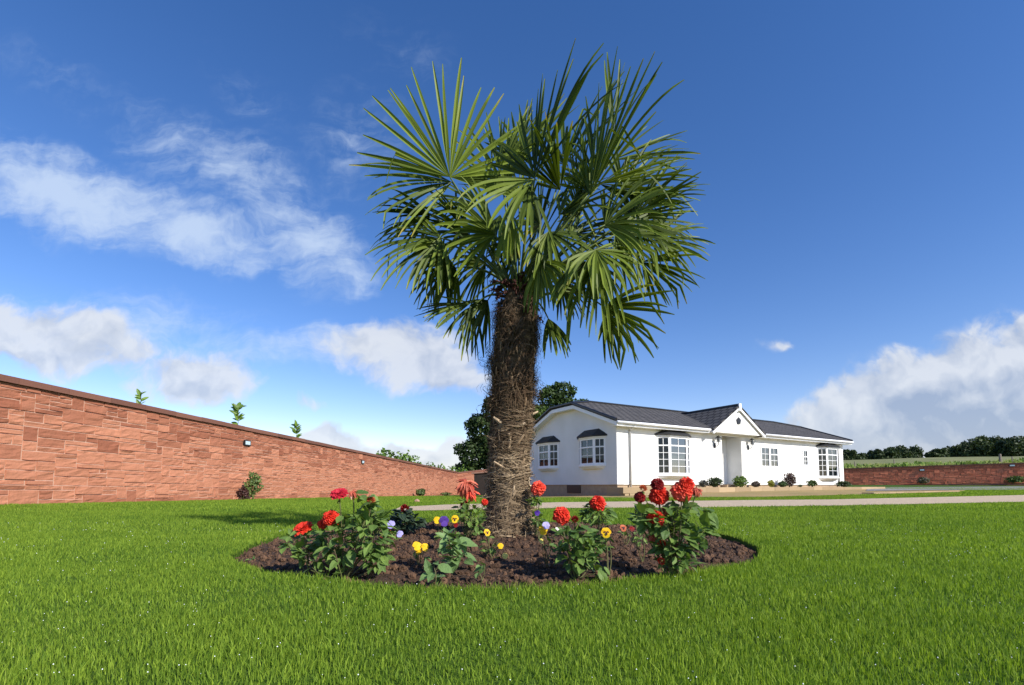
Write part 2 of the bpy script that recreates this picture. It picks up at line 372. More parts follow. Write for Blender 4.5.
# ------------------------------------------------------------------ stone walls
m_stone = mat('red_sandstone', (.52, .225, .135), (.26, .09, .052), scale=5, rough=.92, bump=.5, bscale=24, tint=True, spec=.15)
m_stone_far = mat('red_sandstone_dark', (.78, .25, .14), (.42, .12, .07), scale=5, rough=.9, bump=.4, bscale=20, tint=True, spec=.15)
m_mortar = mat('lime_mortar', (.54, .35, .26), (.45, .27, .19), scale=9, rough=.95, bump=.3)
m_mortar_far = mat('dark_mortar', (.30, .15, .10), (.20, .10, .07), scale=9, rough=.95)
m_cope = mat('coping_stone', (.21, .095, .065), (.14, .062, .045), scale=3, rough=.85, bump=.3, bscale=30, tint=True)
m_ltbox = mat('black_plastic', (.02, .02, .022), rough=.5)
m_ltface = mat('lamp_lens', (.55, .68, .74), (.45, .58, .66), rough=.15, spec=.6)
def stone_wall(root, p0, p1, H0, H1, cell=.085, rowh=.092, near=True, ms=None, mm=None, s_lights=(), seed=1):
    """p0,p1: base corner points of the visible face; H0,H1 heights at each end; face looks to the right of p0->p1"""
    rd = random.Random(seed)
    p0, p1 = Vector(p0), Vector(p1); D = p1-p0; ln = math.hypot(D.x, D.y); d = D/ln
    nrm = Vector((d.y, -d.x, 0)).normalized(); H = max(H0, H1)
    def W(s, h, o=0.0): return p0+d*s+Vector((0, 0, h*(H0+(H1-H0)*s/ln)/H))+nrm*o
    nc = int(ln/cell); nr = int(round(H/rowh)); rowh = H/nr; cell = ln/nc
    occ = np.zeros((nr, nc), bool); mb = MB()
    jy = [[rd.uniform(-.006, .006) for _ in range(nr+1)] for _ in range(7)]
    for r in range(nr):
        c = 0
        while c < nc:
            if occ[r, c]: c += 1; continue
            hh = rd.choices((1, 2, 3), (.55, .33, .12))[0]; ww = rd.choice((3, 4, 5, 6, 7, 8, 9) if hh < 3 else (3, 4, 5, 6))
            hh = min(hh, nr-r)
            e = c
            while e < nc and e < c+ww and not occ[r, e]: e += 1
            if e+1 < nc and e-c == ww and (e+2 >= nc or occ[r, min(nc-1, e+1)]): e = min(nc, e+1) if not occ[r, e] else e
            while hh > 1 and occ[r:r+hh, c:e].any(): hh -= 1
            occ[r:r+hh, c:e] = True
            s0, s1, h0, h1 = c*cell, e*cell, r*rowh, (r+hh)*rowh
            g = .008 if near else .008
            s0 += g; s1 -= g; h0 += g; h1 -= g
            nu = max(2, min(7, int((s1-s0)/.11))) if near else 1; nv = max(2, min(5, int((h1-h0)/.035))) if near else 1
            prot = rd.uniform(.010, .026); sx, sy = rd.uniform(-.012, .012), rd.uniform(-.006, .02)
            # weathering: the upper courses are darker and browner
            t = rd.uniform(.68, 1.0) if rd.random() < .9 else rd.uniform(.3, .6)
            if (r+hh)/nr > .8 and rd.random() < .85: t = rd.uniform(.0, .45)
            elif (r+hh)/nr > .6 and rd.random() < .3: t = rd.uniform(.1, .4)
            if r == 0 and rd.random() < .6: t = rd.uniform(.15, .5)
            vs = []; NU, NV = nu+3, nv+3
            us = [0, .0]+[i/nu for i in range(1, nu)]+[1, 1]; vv = [0, 0]+[i/nv for i in range(1, nv)]+[1, 1]
            for j, b in enumerate(vv):
                for i, a in enumerate(us):
                    edge = i == 0 or j == 0 or i == len(us)-1 or j == len(vv)-1
                    s = s0+(s1-s0)*a; h = h0+(h1-h0)*b
                    if edge: o = 0.0
                    else:
                        q = noise.fractal(Vector((s*9, h*13, seed*3.3)), 1, 2, 3)
                        o = prot+q*.016+sx*(a-.5)+sy*(b-.5)
                        if i == 1: s += .004+.006*abs(q)
                        if i == len(us)-2: s -= .004+.006*abs(q)
                        if j == 1: h += .003+.008*abs(noise.noise(Vector((s*14, h*9, 2))))
                        if j == len(vv)-2: h -= .003+.005*abs(q)
                        o = max(.002, o)
                    vs.append(W(s, h, o))
            nu_, nv_ = len(us), len(vv)
            fs = [(j*nu_+i, j*nu_+i+1, (j+1)*nu_+i+1, (j+1)*nu_+i) for j in range(nv_-1) for i in range(nu_-1)]
            mb.add(vs, fs, t); c = e
    mb.build('stonework', ms or m_stone, root)
    th = .35; mb = MB()
    mb.prism([W(0, 0, .0)-Vector((0, 0, .3)), W(ln, 0, .0)-Vector((0, 0, .3)), W(ln, H), W(0, H)], -nrm*th)
    mb.build('wall_core', mm or m_mortar, root)
    mb = MB(); L = .9; n = max(1, int(ln/L))
    for i in range(n):
        a, b = ln*i/n+.003, ln*(i+1)/n-.003; dz = rd.uniform(-.004, .004); ch = .115
        pts = [W(a, H, .075), W(b, H, .075), W(b, H, -th-.06), W(a, H, -th-.06)]
        pts = [p+Vector((0, 0, .004+dz)) for p in pts]
        mb.prism(pts, (0, 0, ch), rd.random())
    mb.build('coping', m_cope, root)
    for (s, h) in s_lights:
        c = W(s, h, .03); b = MB(); b.obox(c, d*.13, nrm*.035, Vector((0, 0, .085))); l = b.build('wall_light', m_ltbox, root)
        b = MB(); b.obox(c+nrm*.034, d*.10, nrm*.008, Vector((0, 0, .058))); b.build('lens', m_ltface, l)
    return W
# left wall: from beside the camera back to the far corner
A0 = P(0, 505, 8.5); A1 = P(457, 495, 47.3)
T0 = P(0, 377, 8.5); T1 = P(457, 472, 47.3)
dd = (A1-A0)/(A1.y-A0.y)
h0, h1 = T0.z-A0.z-.11, T1.z-A1.z-.11
B0 = A0+dd*(-9.5); B0.z = 0
wl = thing('boundary_wall', 'long red sandstone garden wall with brown coping running back from the left edge', 'wall', (0, 0, 0))
hh0 = h0
A00 = Vector((A0.x, A0.y, 0)); dz_ = (A1-A00)/(A1.y-A00.y); E0 = A00-dz_*2.6; hE = hh0-(h1-hh0)*2.6/(A1.y-A00.y)
WL = stone_wall(wl, E0, A1, hE, h1, seed=3)
# the piece nearer than the frame edge, part of the same wall
mbx = MB(); nrmL = Vector((dd.y, -dd.x, 0)).normalized()
mbx.prism([B0, Vector((E0.x, E0.y, 0)), Vector((E0.x, E0.y, hE)), B0+Vector((0, 0, hE))], -nrmL*.35); mbx.build('wall_core', m_stone, wl)
mbx = MB(); q0 = B0+Vector((0, 0, hE+.03)); q1 = Vector((E0.x, E0.y, hE+.03))
mbx.prism([q0+nrmL*.075, q1+nrmL*.075, q1-nrmL*.41, q0-nrmL*.41], (0, 0, .115)); mbx.build('coping', m_cope, wl)
def wall_light_at(px, py):
    r = ray(px, py); o = Vector((0, 0, CAMZ)); n = nrmL; k = (Vector((A0.x, A0.y, 0))-o).dot(n)/r.dot(n); c = o+r*k
    d = Vector((-n.y, n.x, 0)); sz = 1.0
    b = MB(); b.obox(c+n*.03, d*.15, n*.035, Vector((0, 0, .085))); l = b.build('wall_light', m_ltbox, wl)
    b = MB(); b.obox(c+n*.064, d*.115, n*.008, Vector((0, 0, .055))); b.build('lens', m_ltface, l)
wall_light_at(246, 443); wall_light_at(362, 462)
def near_wall_pt(px, py_bottom): return G(px, py_bottom)

# back wall on the right
Cb0, Cb1 = P(812, 485.6, 57), P(1085, 482.6, 44.5); Ct0, Ct1 = P(812, 469.6, 57), P(1085, 460.8, 44.5)
wr = thing('boundary_wall', 'low dark red stone wall in front of the field, right of the house', 'wall')
m_stone.name
stone_wall(wr, Cb0, Cb1, Ct0.z-Cb0.z-.1, Ct1.z-Cb1.z-.1, cell=.085, rowh=.10, near=False, ms=m_stone_far, mm=m_mortar_far, seed=8)
for px, py in ((922, 470), (1012, 465.5)):
    n = Vector(((Cb1-Cb0).y, -(Cb1-Cb0).x, 0)).normalized(); r = ray(px, py); k = (Cb0-Vector((0, 0, CAMZ))).dot(n)/r.dot(n); c = Vector((0, 0, CAMZ))+r*k
    d = Vector((-n.y, n.x, 0)); b = MB(); b.obox(c+n*.06, d*.2, n*.05, Vector((0, 0, .1))); l = b.build('wall_light', m_ltbox, wr)
    b = MB(); b.obox(c+n*.115, d*.17, n*.008, Vector((0, 0, .07))); b.build('lens', m_ltface, l)
# short return wall and a dark block added for the shadowed opening at the far corner, seen beside the palm trunk
wc = thing('boundary_wall', 'short far red stone wall seen just left of the palm trunk', 'wall')
e0 = P(457, 495, 47.4); e1 = P(520, 494, 52); 
stone_wall(wc, e0, e1, P(457, 472.5, 47.4).z-e0.z-.1, P(520, 466, 52).z-e1.z-.1, cell=.13, rowh=.16, near=False, ms=m_stone, mm=m_mortar, seed=12)
def shadow_opening():
    m = mat('opening_shadow', (.022, .015, .012), (.012, .009, .008), scale=4, rough=.9); m2 = mat('brown_coping_board', (.20, .11, .08), rough=.8)  # shadow inside the opening is put in as near-black colour
    t = thing('shadow_block', 'low near black block standing in for a shadowed opening, brown coping on top, behind the palm trunk', 'shadow_block')
    a, b = P(474, 495.4, 40), P(520, 495.4, 42); h = P(480, 474, 40).z-a.z
    mb = MB(); mb.prism([a, b, b+Vector((0, 0, h+.45)), a+Vector((0, 0, h))], (.3, 3, 0)); mb.build('wall', m, t)
    mb = MB(); e = Vector((0, -.25, 0)); mb.prism([a+Vector((-.2, -.25, h)), b+Vector((.2, -.25, h+.45)), b+Vector((.2, -.25, h+.57)), a+Vector((-.2, -.25, h+.12))], (.3, 3.5, 0)); mb.build('roof', m2, t)
shadow_opening()

# ------------------------------------------------------------------ foliage helpers
def leaf(mb, base, d, n, L, Wd, fold=.25, curl=.3, tint=.5, prof=((0, .06), (.16, .72), (.4, 1), (.68, .8), (.88, .4), (1, .0))):
    d = Vector(d).normalized(); n = Vector(n); n = (n-d*n.dot(d))
    if n.length < 1e-4: n = d.orthogonal()
    n.normalize(); s = d.cross(n); base = Vector(base); vs = []
    for t, w in prof:
        c = base+d*(L*t*(1-.15*curl*t))-n*(curl*L*.5*t*t); hw = w*Wd/2
        vs += [c+s*hw+n*(fold*hw), c, c-s*hw+n*(fold*hw)]
    k = len(prof); fs = []
    for i in range(k-1): fs += [(3*i, 3*i+1, 3*i+4, 3*i+3), (3*i+1, 3*i+2, 3*i+5, 3*i+4)]
    mb.add(vs, fs, tint)
def rvec():
    while True:
        v = Vector((random.uniform(-1, 1), random.uniform(-1, 1), random.uniform(-1, 1)))
        if .05 < v.length < 1: return v.normalized()

# ------------------------------------------------------------------ palm
PY = 2.9
m_fiber = mat('palm_fibre', (.47, .355, .225), (.045, .024, .014), scale=40, rough=.95, tint=True, spec=.05)
m_core = mat('palm_trunk_core', (.10, .062, .038), (.03, .018, .012), scale=14, rough=.95, bump=1, bscale=60, stretch=(1, 1, .5))
m_boot = mat('dead_petiole_base', (.56, .43, .28), (.24, .15, .08), scale=20, rough=.8, tint=True)
m_frond = mat('palm_leaf', (.185, .245, .032), (.010, .030, .007), scale=3, rough=.5, tint=True, spec=.2, trans=.24, c3=(.46, .33, .08))
m_petiole = mat('palm_petiole', (.16, .20, .05), (.08, .12, .03), scale=8, rough=.5)
m_fruit = mat('palm_flower_stalk', (.10, .035, .028), (.05, .018, .015), scale=20, rough=.8)
def palm():
    root = thing('palm_tree', 'fan palm with shaggy fibrous trunk in the middle of the round flower bed', 'palm tree', P(510, 536, PY))
    o0 = root.location
    sec = [(509.5, 545, 26), (509.5, 533, 24.5), (509.5, 520, 21.5), (508.5, 500, 20), (508.5, 470, 19.3), (511, 440, 20.5), (512, 410, 21), (513.5, 370, 21.5), (515.5, 340, 22), (517, 318, 20.5), (518, 302, 16), (518.5, 288, 9), (519, 276, 4)]
    C = [(P(a, b, PY)-o0, c*(.97 if b > 505 else .88 if b > 345 else .86)/F*PY) for a, b, c in sec]
    zs = [c[0].z for c in C]
    def at(z):
        i = 0
        while i < len(zs)-2 and zs[i+1] < z: i += 1
        f = max(0, min(1, (z-zs[i])/(zs[i+1]-zs[i])))
        return C[i][0].lerp(C[i+1][0], f), C[i][1]*(1-f)+C[i+1][1]*f
    seg, rows = 64, 150; mb = MB(); vs = []
    for i in range(rows+1):
        z = zs[0]+(zs[-1]-zs[0])*i/rows; c, r = at(z)
        for k in range(seg):
            th = 2*math.pi*k/seg
            q = noise.fractal(Vector((math.cos(th)*2.2, math.sin(th)*2.2, z*8)), 1, 2, 4)*.032+.006*math.sin(z*60+3*math.sin(th))*(1 if z < .75 else .3)
            rr = r*.93+q; vs.append((c.x+rr*math.cos(th), c.y+rr*math.sin(th), z))
    mb.add(vs, [(i*seg+k, i*seg+(k+1) % seg, (i+1)*seg+(k+1) % seg, (i+1)*seg+k) for i in range(rows) for k in range(seg)])
    trunk = mb.build('trunk', m_core, root, smooth=True)
    # fibre
    mb = MB(); zb, zt = zs[1], zs[-3]
    for k in range(17000):
        u = random.random(); z = zb+(zt-zb)*u; th = random.random()*2*math.pi
        low = z < zs[0]+.85 and random.random() < .86
        L = random.uniform(.04, .15) if low else random.uniform(.03, .11)
        if low: ang = random.gauss(0, .35)+(.35 if random.random() < .5 else -.35)+(math.pi if random.random() < .5 else 0)
        else: ang = random.choice((-1, 1))*math.pi/2+random.gauss(0, .55)
        w = random.uniform(.0008, .0024); c0, r0 = at(z); lump = max(0, noise.noise(Vector((math.cos(th)*2.4, math.sin(th)*2.4, z*7+5)))); out = random.uniform(.0, .014)+.055*lump+(random.random() < .08)*random.uniform(0, .03)
        pts = []; tw = random.uniform(-.5, .5)
        hang = random.uniform(0, .03)
        for j in range(5):
            t = j/4; a = ang+tw*t; dth = math.cos(a)*L*t/max(r0, .05); dz = math.sin(a)*L*t-(hang*t*t if not low else 0)
            c, r = at(z+dz); rad = r*.95+out*math.sin(math.pi*min(1, t*.8+.1))+.003+(out*1.2*t if not low else .0)
            pts.append(Vector((c.x+rad*math.cos(th+dth), c.y+rad*math.sin(th+dth), z+dz)))
        h = (z-zs[0])/(zt-zs[0])
        pat = .5+.9*noise.noise(Vector((math.cos(th)*2, math.sin(th)*2, z*6)))
        t = (.14+.95*random.random()*pat*1.35) if h < .36 else random.random()*(.66*pat+.08) if h < .56 else random.random()**1.8*(.30*pat+.06)
        t = min(.98, max(0, t))
        sd_ = Vector((-math.sin(th)*math.sin(ang), math.cos(th)*math.sin(ang), math.cos(ang))).normalized()*w
        vs = []
        for p in pts: vs += [p-sd_, p+sd_]
        mb.add(vs, [(2*i, 2*i+1, 2*i+3, 2*i+2) for i in range(4)], t)
    # loose mats of fibre: crumpled sheets on the surface
    for k in range(520):
        z = zb+(zt-zb)*random.random(); th = random.random()*2*math.pi; h = (z-zs[0])/(zt-zs[0])
        hw, hh = random.uniform(.012, .035), random.uniform(.015, .04); vs = []
        lift = random.uniform(.004, .022); tt = random.uniform(.15, .6)*(1 if h < .5 else .6)
        for j in range(4):
            for i in range(4):
                zz = z+hh*(j/3-.5)*2; c, r = at(zz); a = th+(i/3-.5)*2*hw/r
                rad = r*.96+lift*(j/3)**1.5+.006*random.random(); zz += random.uniform(-.006, .006)
                vs.append((c.x+rad*math.cos(a), c.y+rad*math.sin(a), zz))
        mb.add(vs, [(j*4+i, j*4+i+1, j*4+i+5, j*4+i+4) for j in range(3) for i in range(3)], tt)
    mb.build('fibre', m_fiber, trunk)
    # dead petiole bases
    mb = MB()
    def boot(z, th, L, w, lean, swing, t):
        c, r = at(z); pts = []
        rad = Vector((math.cos(th), math.sin(th), 0)); tan = Vector((-math.sin(th), math.cos(th), 0))
        b = c+rad*(r*.97); b.z = z; d = (Vector((0, 0, 1))*math.cos(lean)+rad*math.sin(lean)+tan*swing).normalized()
        s = d.cross(rad).normalized()
        n = s.cross(d)
        vs = []
        for j, (q, wd, tk) in enumerate(((0, 1, .5), (.4, .8, .45), (.8, .62, .35), (1, .5, .2))):
            p = b+d*L*q+n*(.012*math.sin(q*2)); ww = w*wd/2; k_ = w*tk/2
            vs += [p-s*ww, p-n*k_, p+s*ww, p+n*k_]
        mb = MB(); mb.add(vs, [(4*j+i, 4*j+(i+1) % 4, 4*j+4+(i+1) % 4, 4*j+4+i) for j in range(3) for i in range(4)]+[(12, 13, 14, 15)], t); mb.build('petiole_stub', m_boot, trunk)
    for k in range(30):
        z = zs[1]+.1+(zs[-4]-zs[1]-.1)*random.random(); boot(z, random.random()*2*math.pi, random.uniform(.04, .1), random.uniform(.014, .028), random.uniform(.05, .4), random.gauss(0, .4), random.uniform(.05, .45))
    zpx = lambda py: (P(510, py, PY-.12)-o0).z
    FR = -math.pi/2
    boot(zpx(428), FR+.1, .08, .024, .7, 1.9, .8); boot(zpx(458), FR-.1, .13, .024, .12, .15, .6)
    boot(zpx(437), FR-.1, .045, .03, 1.0, .2, 1.0); boot(zpx(500), FR+.2, .09, .02, .2, .1, .8)
    boot(zpx(470), FR-.05, .10, .018, .6, -1.3, .6); boot(zpx(414), FR+1.1, .07, .02, .9, .9, .9); boot(zpx(425), FR-.4, .08, .03, .5, -1.0, .65)
    # flower stalks and dark bracts at the crown base
    mb = MB(); cz = zs[-3]
    for k in range(60):
        th = random.random()*2*math.pi; c, r = at(cz+random.uniform(-.06, .10)); st = c+Vector((math.cos(th), math.sin(th), 0))*r*.6
        d = Vector((math.cos(th), math.sin(th), random.uniform(.1, 1.6))).normalized(); L = random.uniform(.06, .19)
        pts = [st+d*L*q+Vector((0, 0, -.06*q*q))+rvec()*.008 for q in (0, .35, .7, 1)]
        mb.tube(pts, [.008, .007, .005, .003], 5)
        for j in range(5): mb.obox(pts[2].lerp(pts[3], random.random())+rvec()*.01, rvec()*.006, rvec()*.006, rvec()*.006)
    mb.build('flower_stalk', m_fruit, root)
    # fronds
    apex = at(zs[-2])[0]
    camv = Vector((0, 0, CAMZ))-o0
    def frond(hx, hy, dY, al, phi, psi, spread, L, droop, nseg=None, kink=.24, tone=0.0, join=.27, wid=1.0, apx=None):
        hub = P(hx, hy, PY+dY)-o0
        ar = R(al); pr = R(phi)
        ax = (Vector((math.cos(ar), 0, math.sin(ar)))*math.cos(pr)+Vector((0, -1, 0))*math.sin(pr)).normalized()
        f = (camv-hub).normalized(); n = (f-ax*f.dot(ax)).normalized(); n = Matrix.Rotation(R(psi), 3, ax) @ n
        b = n.cross(ax).normalized()
        ns = nseg or max(3, int(spread/6.6)); sp = R(spread); mb = MB()
        dth = sp/max(1, ns-1)
        for i in range(ns):
            th = (-.5+i/max(1, ns-1))*sp+random.uniform(-.45, .45)*dth if ns > 1 else 0
            e = abs(th)/(math.pi*.75)
            Ls = L*(1-.30*min(1, e)**2)*random.uniform(.86, 1.06)
            d = ax*math.cos(th)+b*math.sin(th)
            side = n.cross(d).normalized(); jr = join*random.uniform(.85, 1.15)
            mw = min(2*math.tan(dth/2)*jr*L*1.05, .040)*wid
            mw = max(mw, .0225*wid)*random.uniform(.85, 1.15)
            kk = random.random() < kink; kt = random.uniform(.42, .75); kdir = (Vector((random.uniform(-.6, .6), random.uniform(-.3, .3), -1))).normalized()
            dr = droop*random.uniform(.5, 1.8)+(.5 if random.random() < .12 else 0); cup = random.uniform(.0, .10); wob = random.uniform(-.05, .05); twist = random.uniform(-.7, .7)
            yel = random.uniform(-.1, .62)+tone*.9; d = (d+n*random.uniform(-.10, .10)).normalized()
            tipy = random.uniform(.80, .97); K = 10; p = hub.copy(); cur = d.copy(); vs = []; tt = []; step = Ls/K
            for j in range(K+1):
                t = j/K
                if t <= jr: w = mw*max(.06, t/jr)
                else: w = mw*(1-((t-jr)/(1-jr))**3.4*.76)*1.0
                fo = .7 if t < jr else .62
                sv = (Matrix.Rotation(twist*max(0, t-jr), 3, cur) @ side)
                sv = (sv-cur*sv.dot(cur)).normalized(); nv = sv.cross(cur)*-1
                vs += [p+sv*w/2, p+nv*(w*fo*.5)*(-1), p-sv*w/2]
                ty = 1.0 if (t > tipy) else max(0, min(.86, yel+.12*t)); tt += [ty, min(1, ty+.12), ty]
                g = Vector((0, 0, -1))*dr*(.02+.34*t*t)
                cur = (cur+g*1.0-n*cup*t*.22+side*wob*t*.3).normalized()
                if kk and t >= kt: cur = (cur*.35+kdir*.65).normalized(); kk = False
                p = p+cur*step
            k = K+1; mb.add(vs, [q for j in range(K) for q in ((3*j, 3*j+1, 3*j+4, 3*j+3), (3*j+1, 3*j+2, 3*j+5, 3*j+4))], tt)
        fr = mb.build('frond', m_frond, root)
        st = apex+Vector((max(-.06, min(.06, (hub-apex).x*.12)), max(-.05, min(.05, (hub-apex).y*.12)), random.uniform(-.10, .03)))
        mid = st.lerp(hub, .5)+Vector((0, 0, .10+.12*max(0, (st.z-hub.z)+.2)))
        pts = [((1-q)**2)*st+2*q*(1-q)*mid+q*q*hub for q in [i/9 for i in range(10)]]
        pb = MB(); pb.tube(pts, [.0095-.0052*i/9 for i in range(10)], 6); pb.build('petiole', m_petiole, fr, smooth=True)
    F_ = frond
    F_(450, 177, -.10, 84, 5, 6, 190, .68, .06, kink=.10, tone=.30)
    F_(452, 182, -.02, 192, 10, 60, 100, .60, .30, kink=.1, tone=.12)
    F_(441, 238, -.10, 196, 10, 60, 170, .50, .70, tone=.12, kink=.15)
    F_(446, 244, -.02, 240, 0, -50, 130, .46, .9, tone=0)
    F_(535, 178, -.32, 88, -5, -50, 120, .66, .02, kink=.0, tone=-.1)
    F_(533, 180, -.34, 216, 25, 40, 50, .48, .45, tone=.45, kink=.05)
    F_(531, 186, -.30, 262, 15, -30, 70, .36, .7, tone=.0)
    F_(597, 180, -.05, 88, 0, -48, 120, .72, .02, kink=.08, tone=.0)
    F_(590, 195, -.2, 80, 10, -65, 110, .62, .06, kink=.1, tone=.1)
    F_(600, 184, 0, 5, 5, 68, 110, .58, .25, tone=.15)
    F_(634, 217, .05, 62, 0, -48, 200, .44, .06, tone=-.15, kink=.05)
    F_(637, 222, .08, -22, 5, -55, 150, .43, .35, tone=.12)
    F_(596, 250, -.38, -50, 30, -60, 200, .40, 1.0, tone=.38, kink=.6)
    F_(598, 258, -.30, -100, 5, -35, 110, .46, .75, tone=.12, kink=.1)
    F_(604, 307, .0, -38, 8, 30, 130, .46, .30, tone=.25)
    F_(612, 303, .05, -80, 0, -50, 90, .32, .7, tone=.05)
    F_(471, 303, .0, 190, 5, 74, 100, .36, .12, tone=-.15, kink=0)
    F_(474, 306, .05, 252, 0, -50, 100, .34, .8, tone=-.1)
    F_(505, 186, .35, 98, 0, 0, 82, .58, .03, tone=.4, kink=.0)
    F_(520, 200, .25, 130, -5, 55, 110, .50, .15, tone=.1)
    F_(590, 192, -.12, 122, 0, 5, 64, .20, 0, kink=0, tone=.3, join=.7)
    F_(565, 165, .38, 76, -5, -50, 110, .64, .04, tone=.0, kink=.05)
    F_(613, 160, .28, 30, 0, -60, 90, .58, .14, tone=.15)
    F_(645, 200, .20, 8, 0, 70, 90, .40, .3, tone=.15)
    F_(548, 318, .08, -70, 0, -45, 80, .27, .7, tone=-.05)
    F_(512, 215, -.22, -98, 20, 40, 50, .34, .75, tone=.5, kink=.1, join=.5)
    F_(500, 215, .05, -115, 10, 60, 90, .38, .55, tone=.1)
    F_(642, 262, .18, -28, 0, 50, 120, .42, .40, tone=.08)
    F_(570, 235, .30, 20, -5, -60, 150, .40, .3, tone=-.1)
    F_(540, 225, .38, 110, -10, -55, 170, .42, .2, tone=-.1)
    F_(486, 262, .32, 222, 0, -40, 110, .36, .55, tone=-.1)
    F_(560, 280, .32, -50, 0, -55, 120, .34, .5, tone=-.1)
    F_(478, 205, .30, 165, -5, 60, 110, .42, .3, tone=.1)
    F_(560, 215, -.05, 40, 10, -70, 130, .40, .3, tone=-.05)
    F_(548, 232, -.15, -60, 25, -40, 140, .36, .7, tone=.0)
    F_(580, 215, .1, 100, 0, -60, 140, .45, .1, tone=.0)
    F_(520, 245, .1, -140, 5, -50, 130, .36, .6, tone=.05)
    F_(615, 235, -.1, -15, 10, -50, 150, .44, .5, tone=.1, kink=.3)
    F_(470, 235, .2, 150, 0, -50, 130, .40, .4, tone=-.1)
    F_(655, 240, .25, 15, 0, -40, 140, .38, .3, tone=.0)
    F_(500, 170, .15, 65, 0, -60, 90, .52, .05, tone=.1)
    F_(622, 190, .12, 40, 0, -30, 130, .46, .2, tone=.1)
    F_(580, 260, .05, -20, 10, -50, 150, .38, .6, tone=.0)
    F_(456, 268, .15, 215, 5, -30, 140, .36, .9, tone=-.05)
    F_(488, 300, .1, 240, 5, -40, 90, .34, .8, tone=-.1)
    F_(540, 262, -.2, -80, 15, 30, 120, .32, .9, tone=.2)
    F_(430, 215, .1, 190, 0, -50, 120, .36, .5, tone=.05)
    F_(560, 190, -.25, 120, 20, -55, 110, .40, .2, tone=.0)
    F_(605, 225, -.25, 30, 25, -50, 150, .40, .5, tone=.1)
    F_(495, 235, -.15, 170, 20, 30, 120, .38, .6, tone=.15)
    F_(520, 160, .25, 80, -5, -40, 110, .50, .06, tone=.1)
    F_(573, 282, -.15, -96, 0, 0, 6, .40, .2, nseg=2, tone=.8, kink=0)
    F_(614, 135, .0, 92, 0, 10, 12, .60, .0, nseg=3, tone=.1, kink=0)
palm()

# ------------------------------------------------------------------ bed plants
m_dleaf = mat('dahlia_leaf', (.19, .29, .065), (.06, .12, .028), scale=12, rough=.55, tint=True, trans=.22, spec=.3, bump=.3, bscale=60)
m_dleaf2 = mat('shaded_plant_leaf', (.05, .085, .045), (.018, .032, .022), scale=12, rough=.5, tint=True, trans=.1)  # darker leaf copy: the shade on this plant is in the colour
m_bleaf = mat('bluish_leaf', (.19, .30, .10), (.08, .15, .05), scale=12, rough=.5, tint=True, trans=.2, bump=.3, bscale=50)
m_stem = mat('plant_stem', (.13, .17, .05), (.10, .07, .04), scale=10, rough=.7)
def petal_mat(name, a, b, c3=None): return mat(name, a, b, scale=25, rough=.55, tint=True, trans=.18, spec=.2, c3=c3)
m_red = petal_mat('petal_orange_red', (.80, .075, .035), (.55, .018, .012))
m_scar = petal_mat('petal_scarlet_coral', (.85, .15, .085), (.68, .04, .025), c3=(.9, .45, .3))
m_dkred = petal_mat('petal_dark_red', (.32, .015, .015), (.13, .008, .01))
m_crim = petal_mat('petal_crimson_pink', (.62, .035, .06), (.40, .012, .03), c3=(.85, .45, .40))
m_coral = petal_mat('petal_faded_coral', (.62, .17, .10), (.36, .05, .035), c3=(.70, .48, .36))
m_orange = petal_mat('petal_bud_orange', (.62, .18, .07), (.36, .07, .04))
m_yel = petal_mat('petal_yellow', (.85, .60, .02), (.80, .42, .01))
m_pyel = petal_mat('petal_pale_yellow', (.85, .74, .25), (.75, .62, .10))
m_lil = petal_mat('petal_lilac', (.50, .46, .85), (.36, .32, .72))
m_pur = petal_mat('petal_purple', (.10, .04, .32), (.045, .015, .17))
m_wht = petal_mat('petal_white', (.82, .78, .78), (.70, .66, .70))
m_dark = mat('pansy_blotch', (.05, .01, .02), (.03, .005, .012), rough=.7)
def vis_n(p): return (Vector((0, 0, CAMZ+.15))-p).normalized()
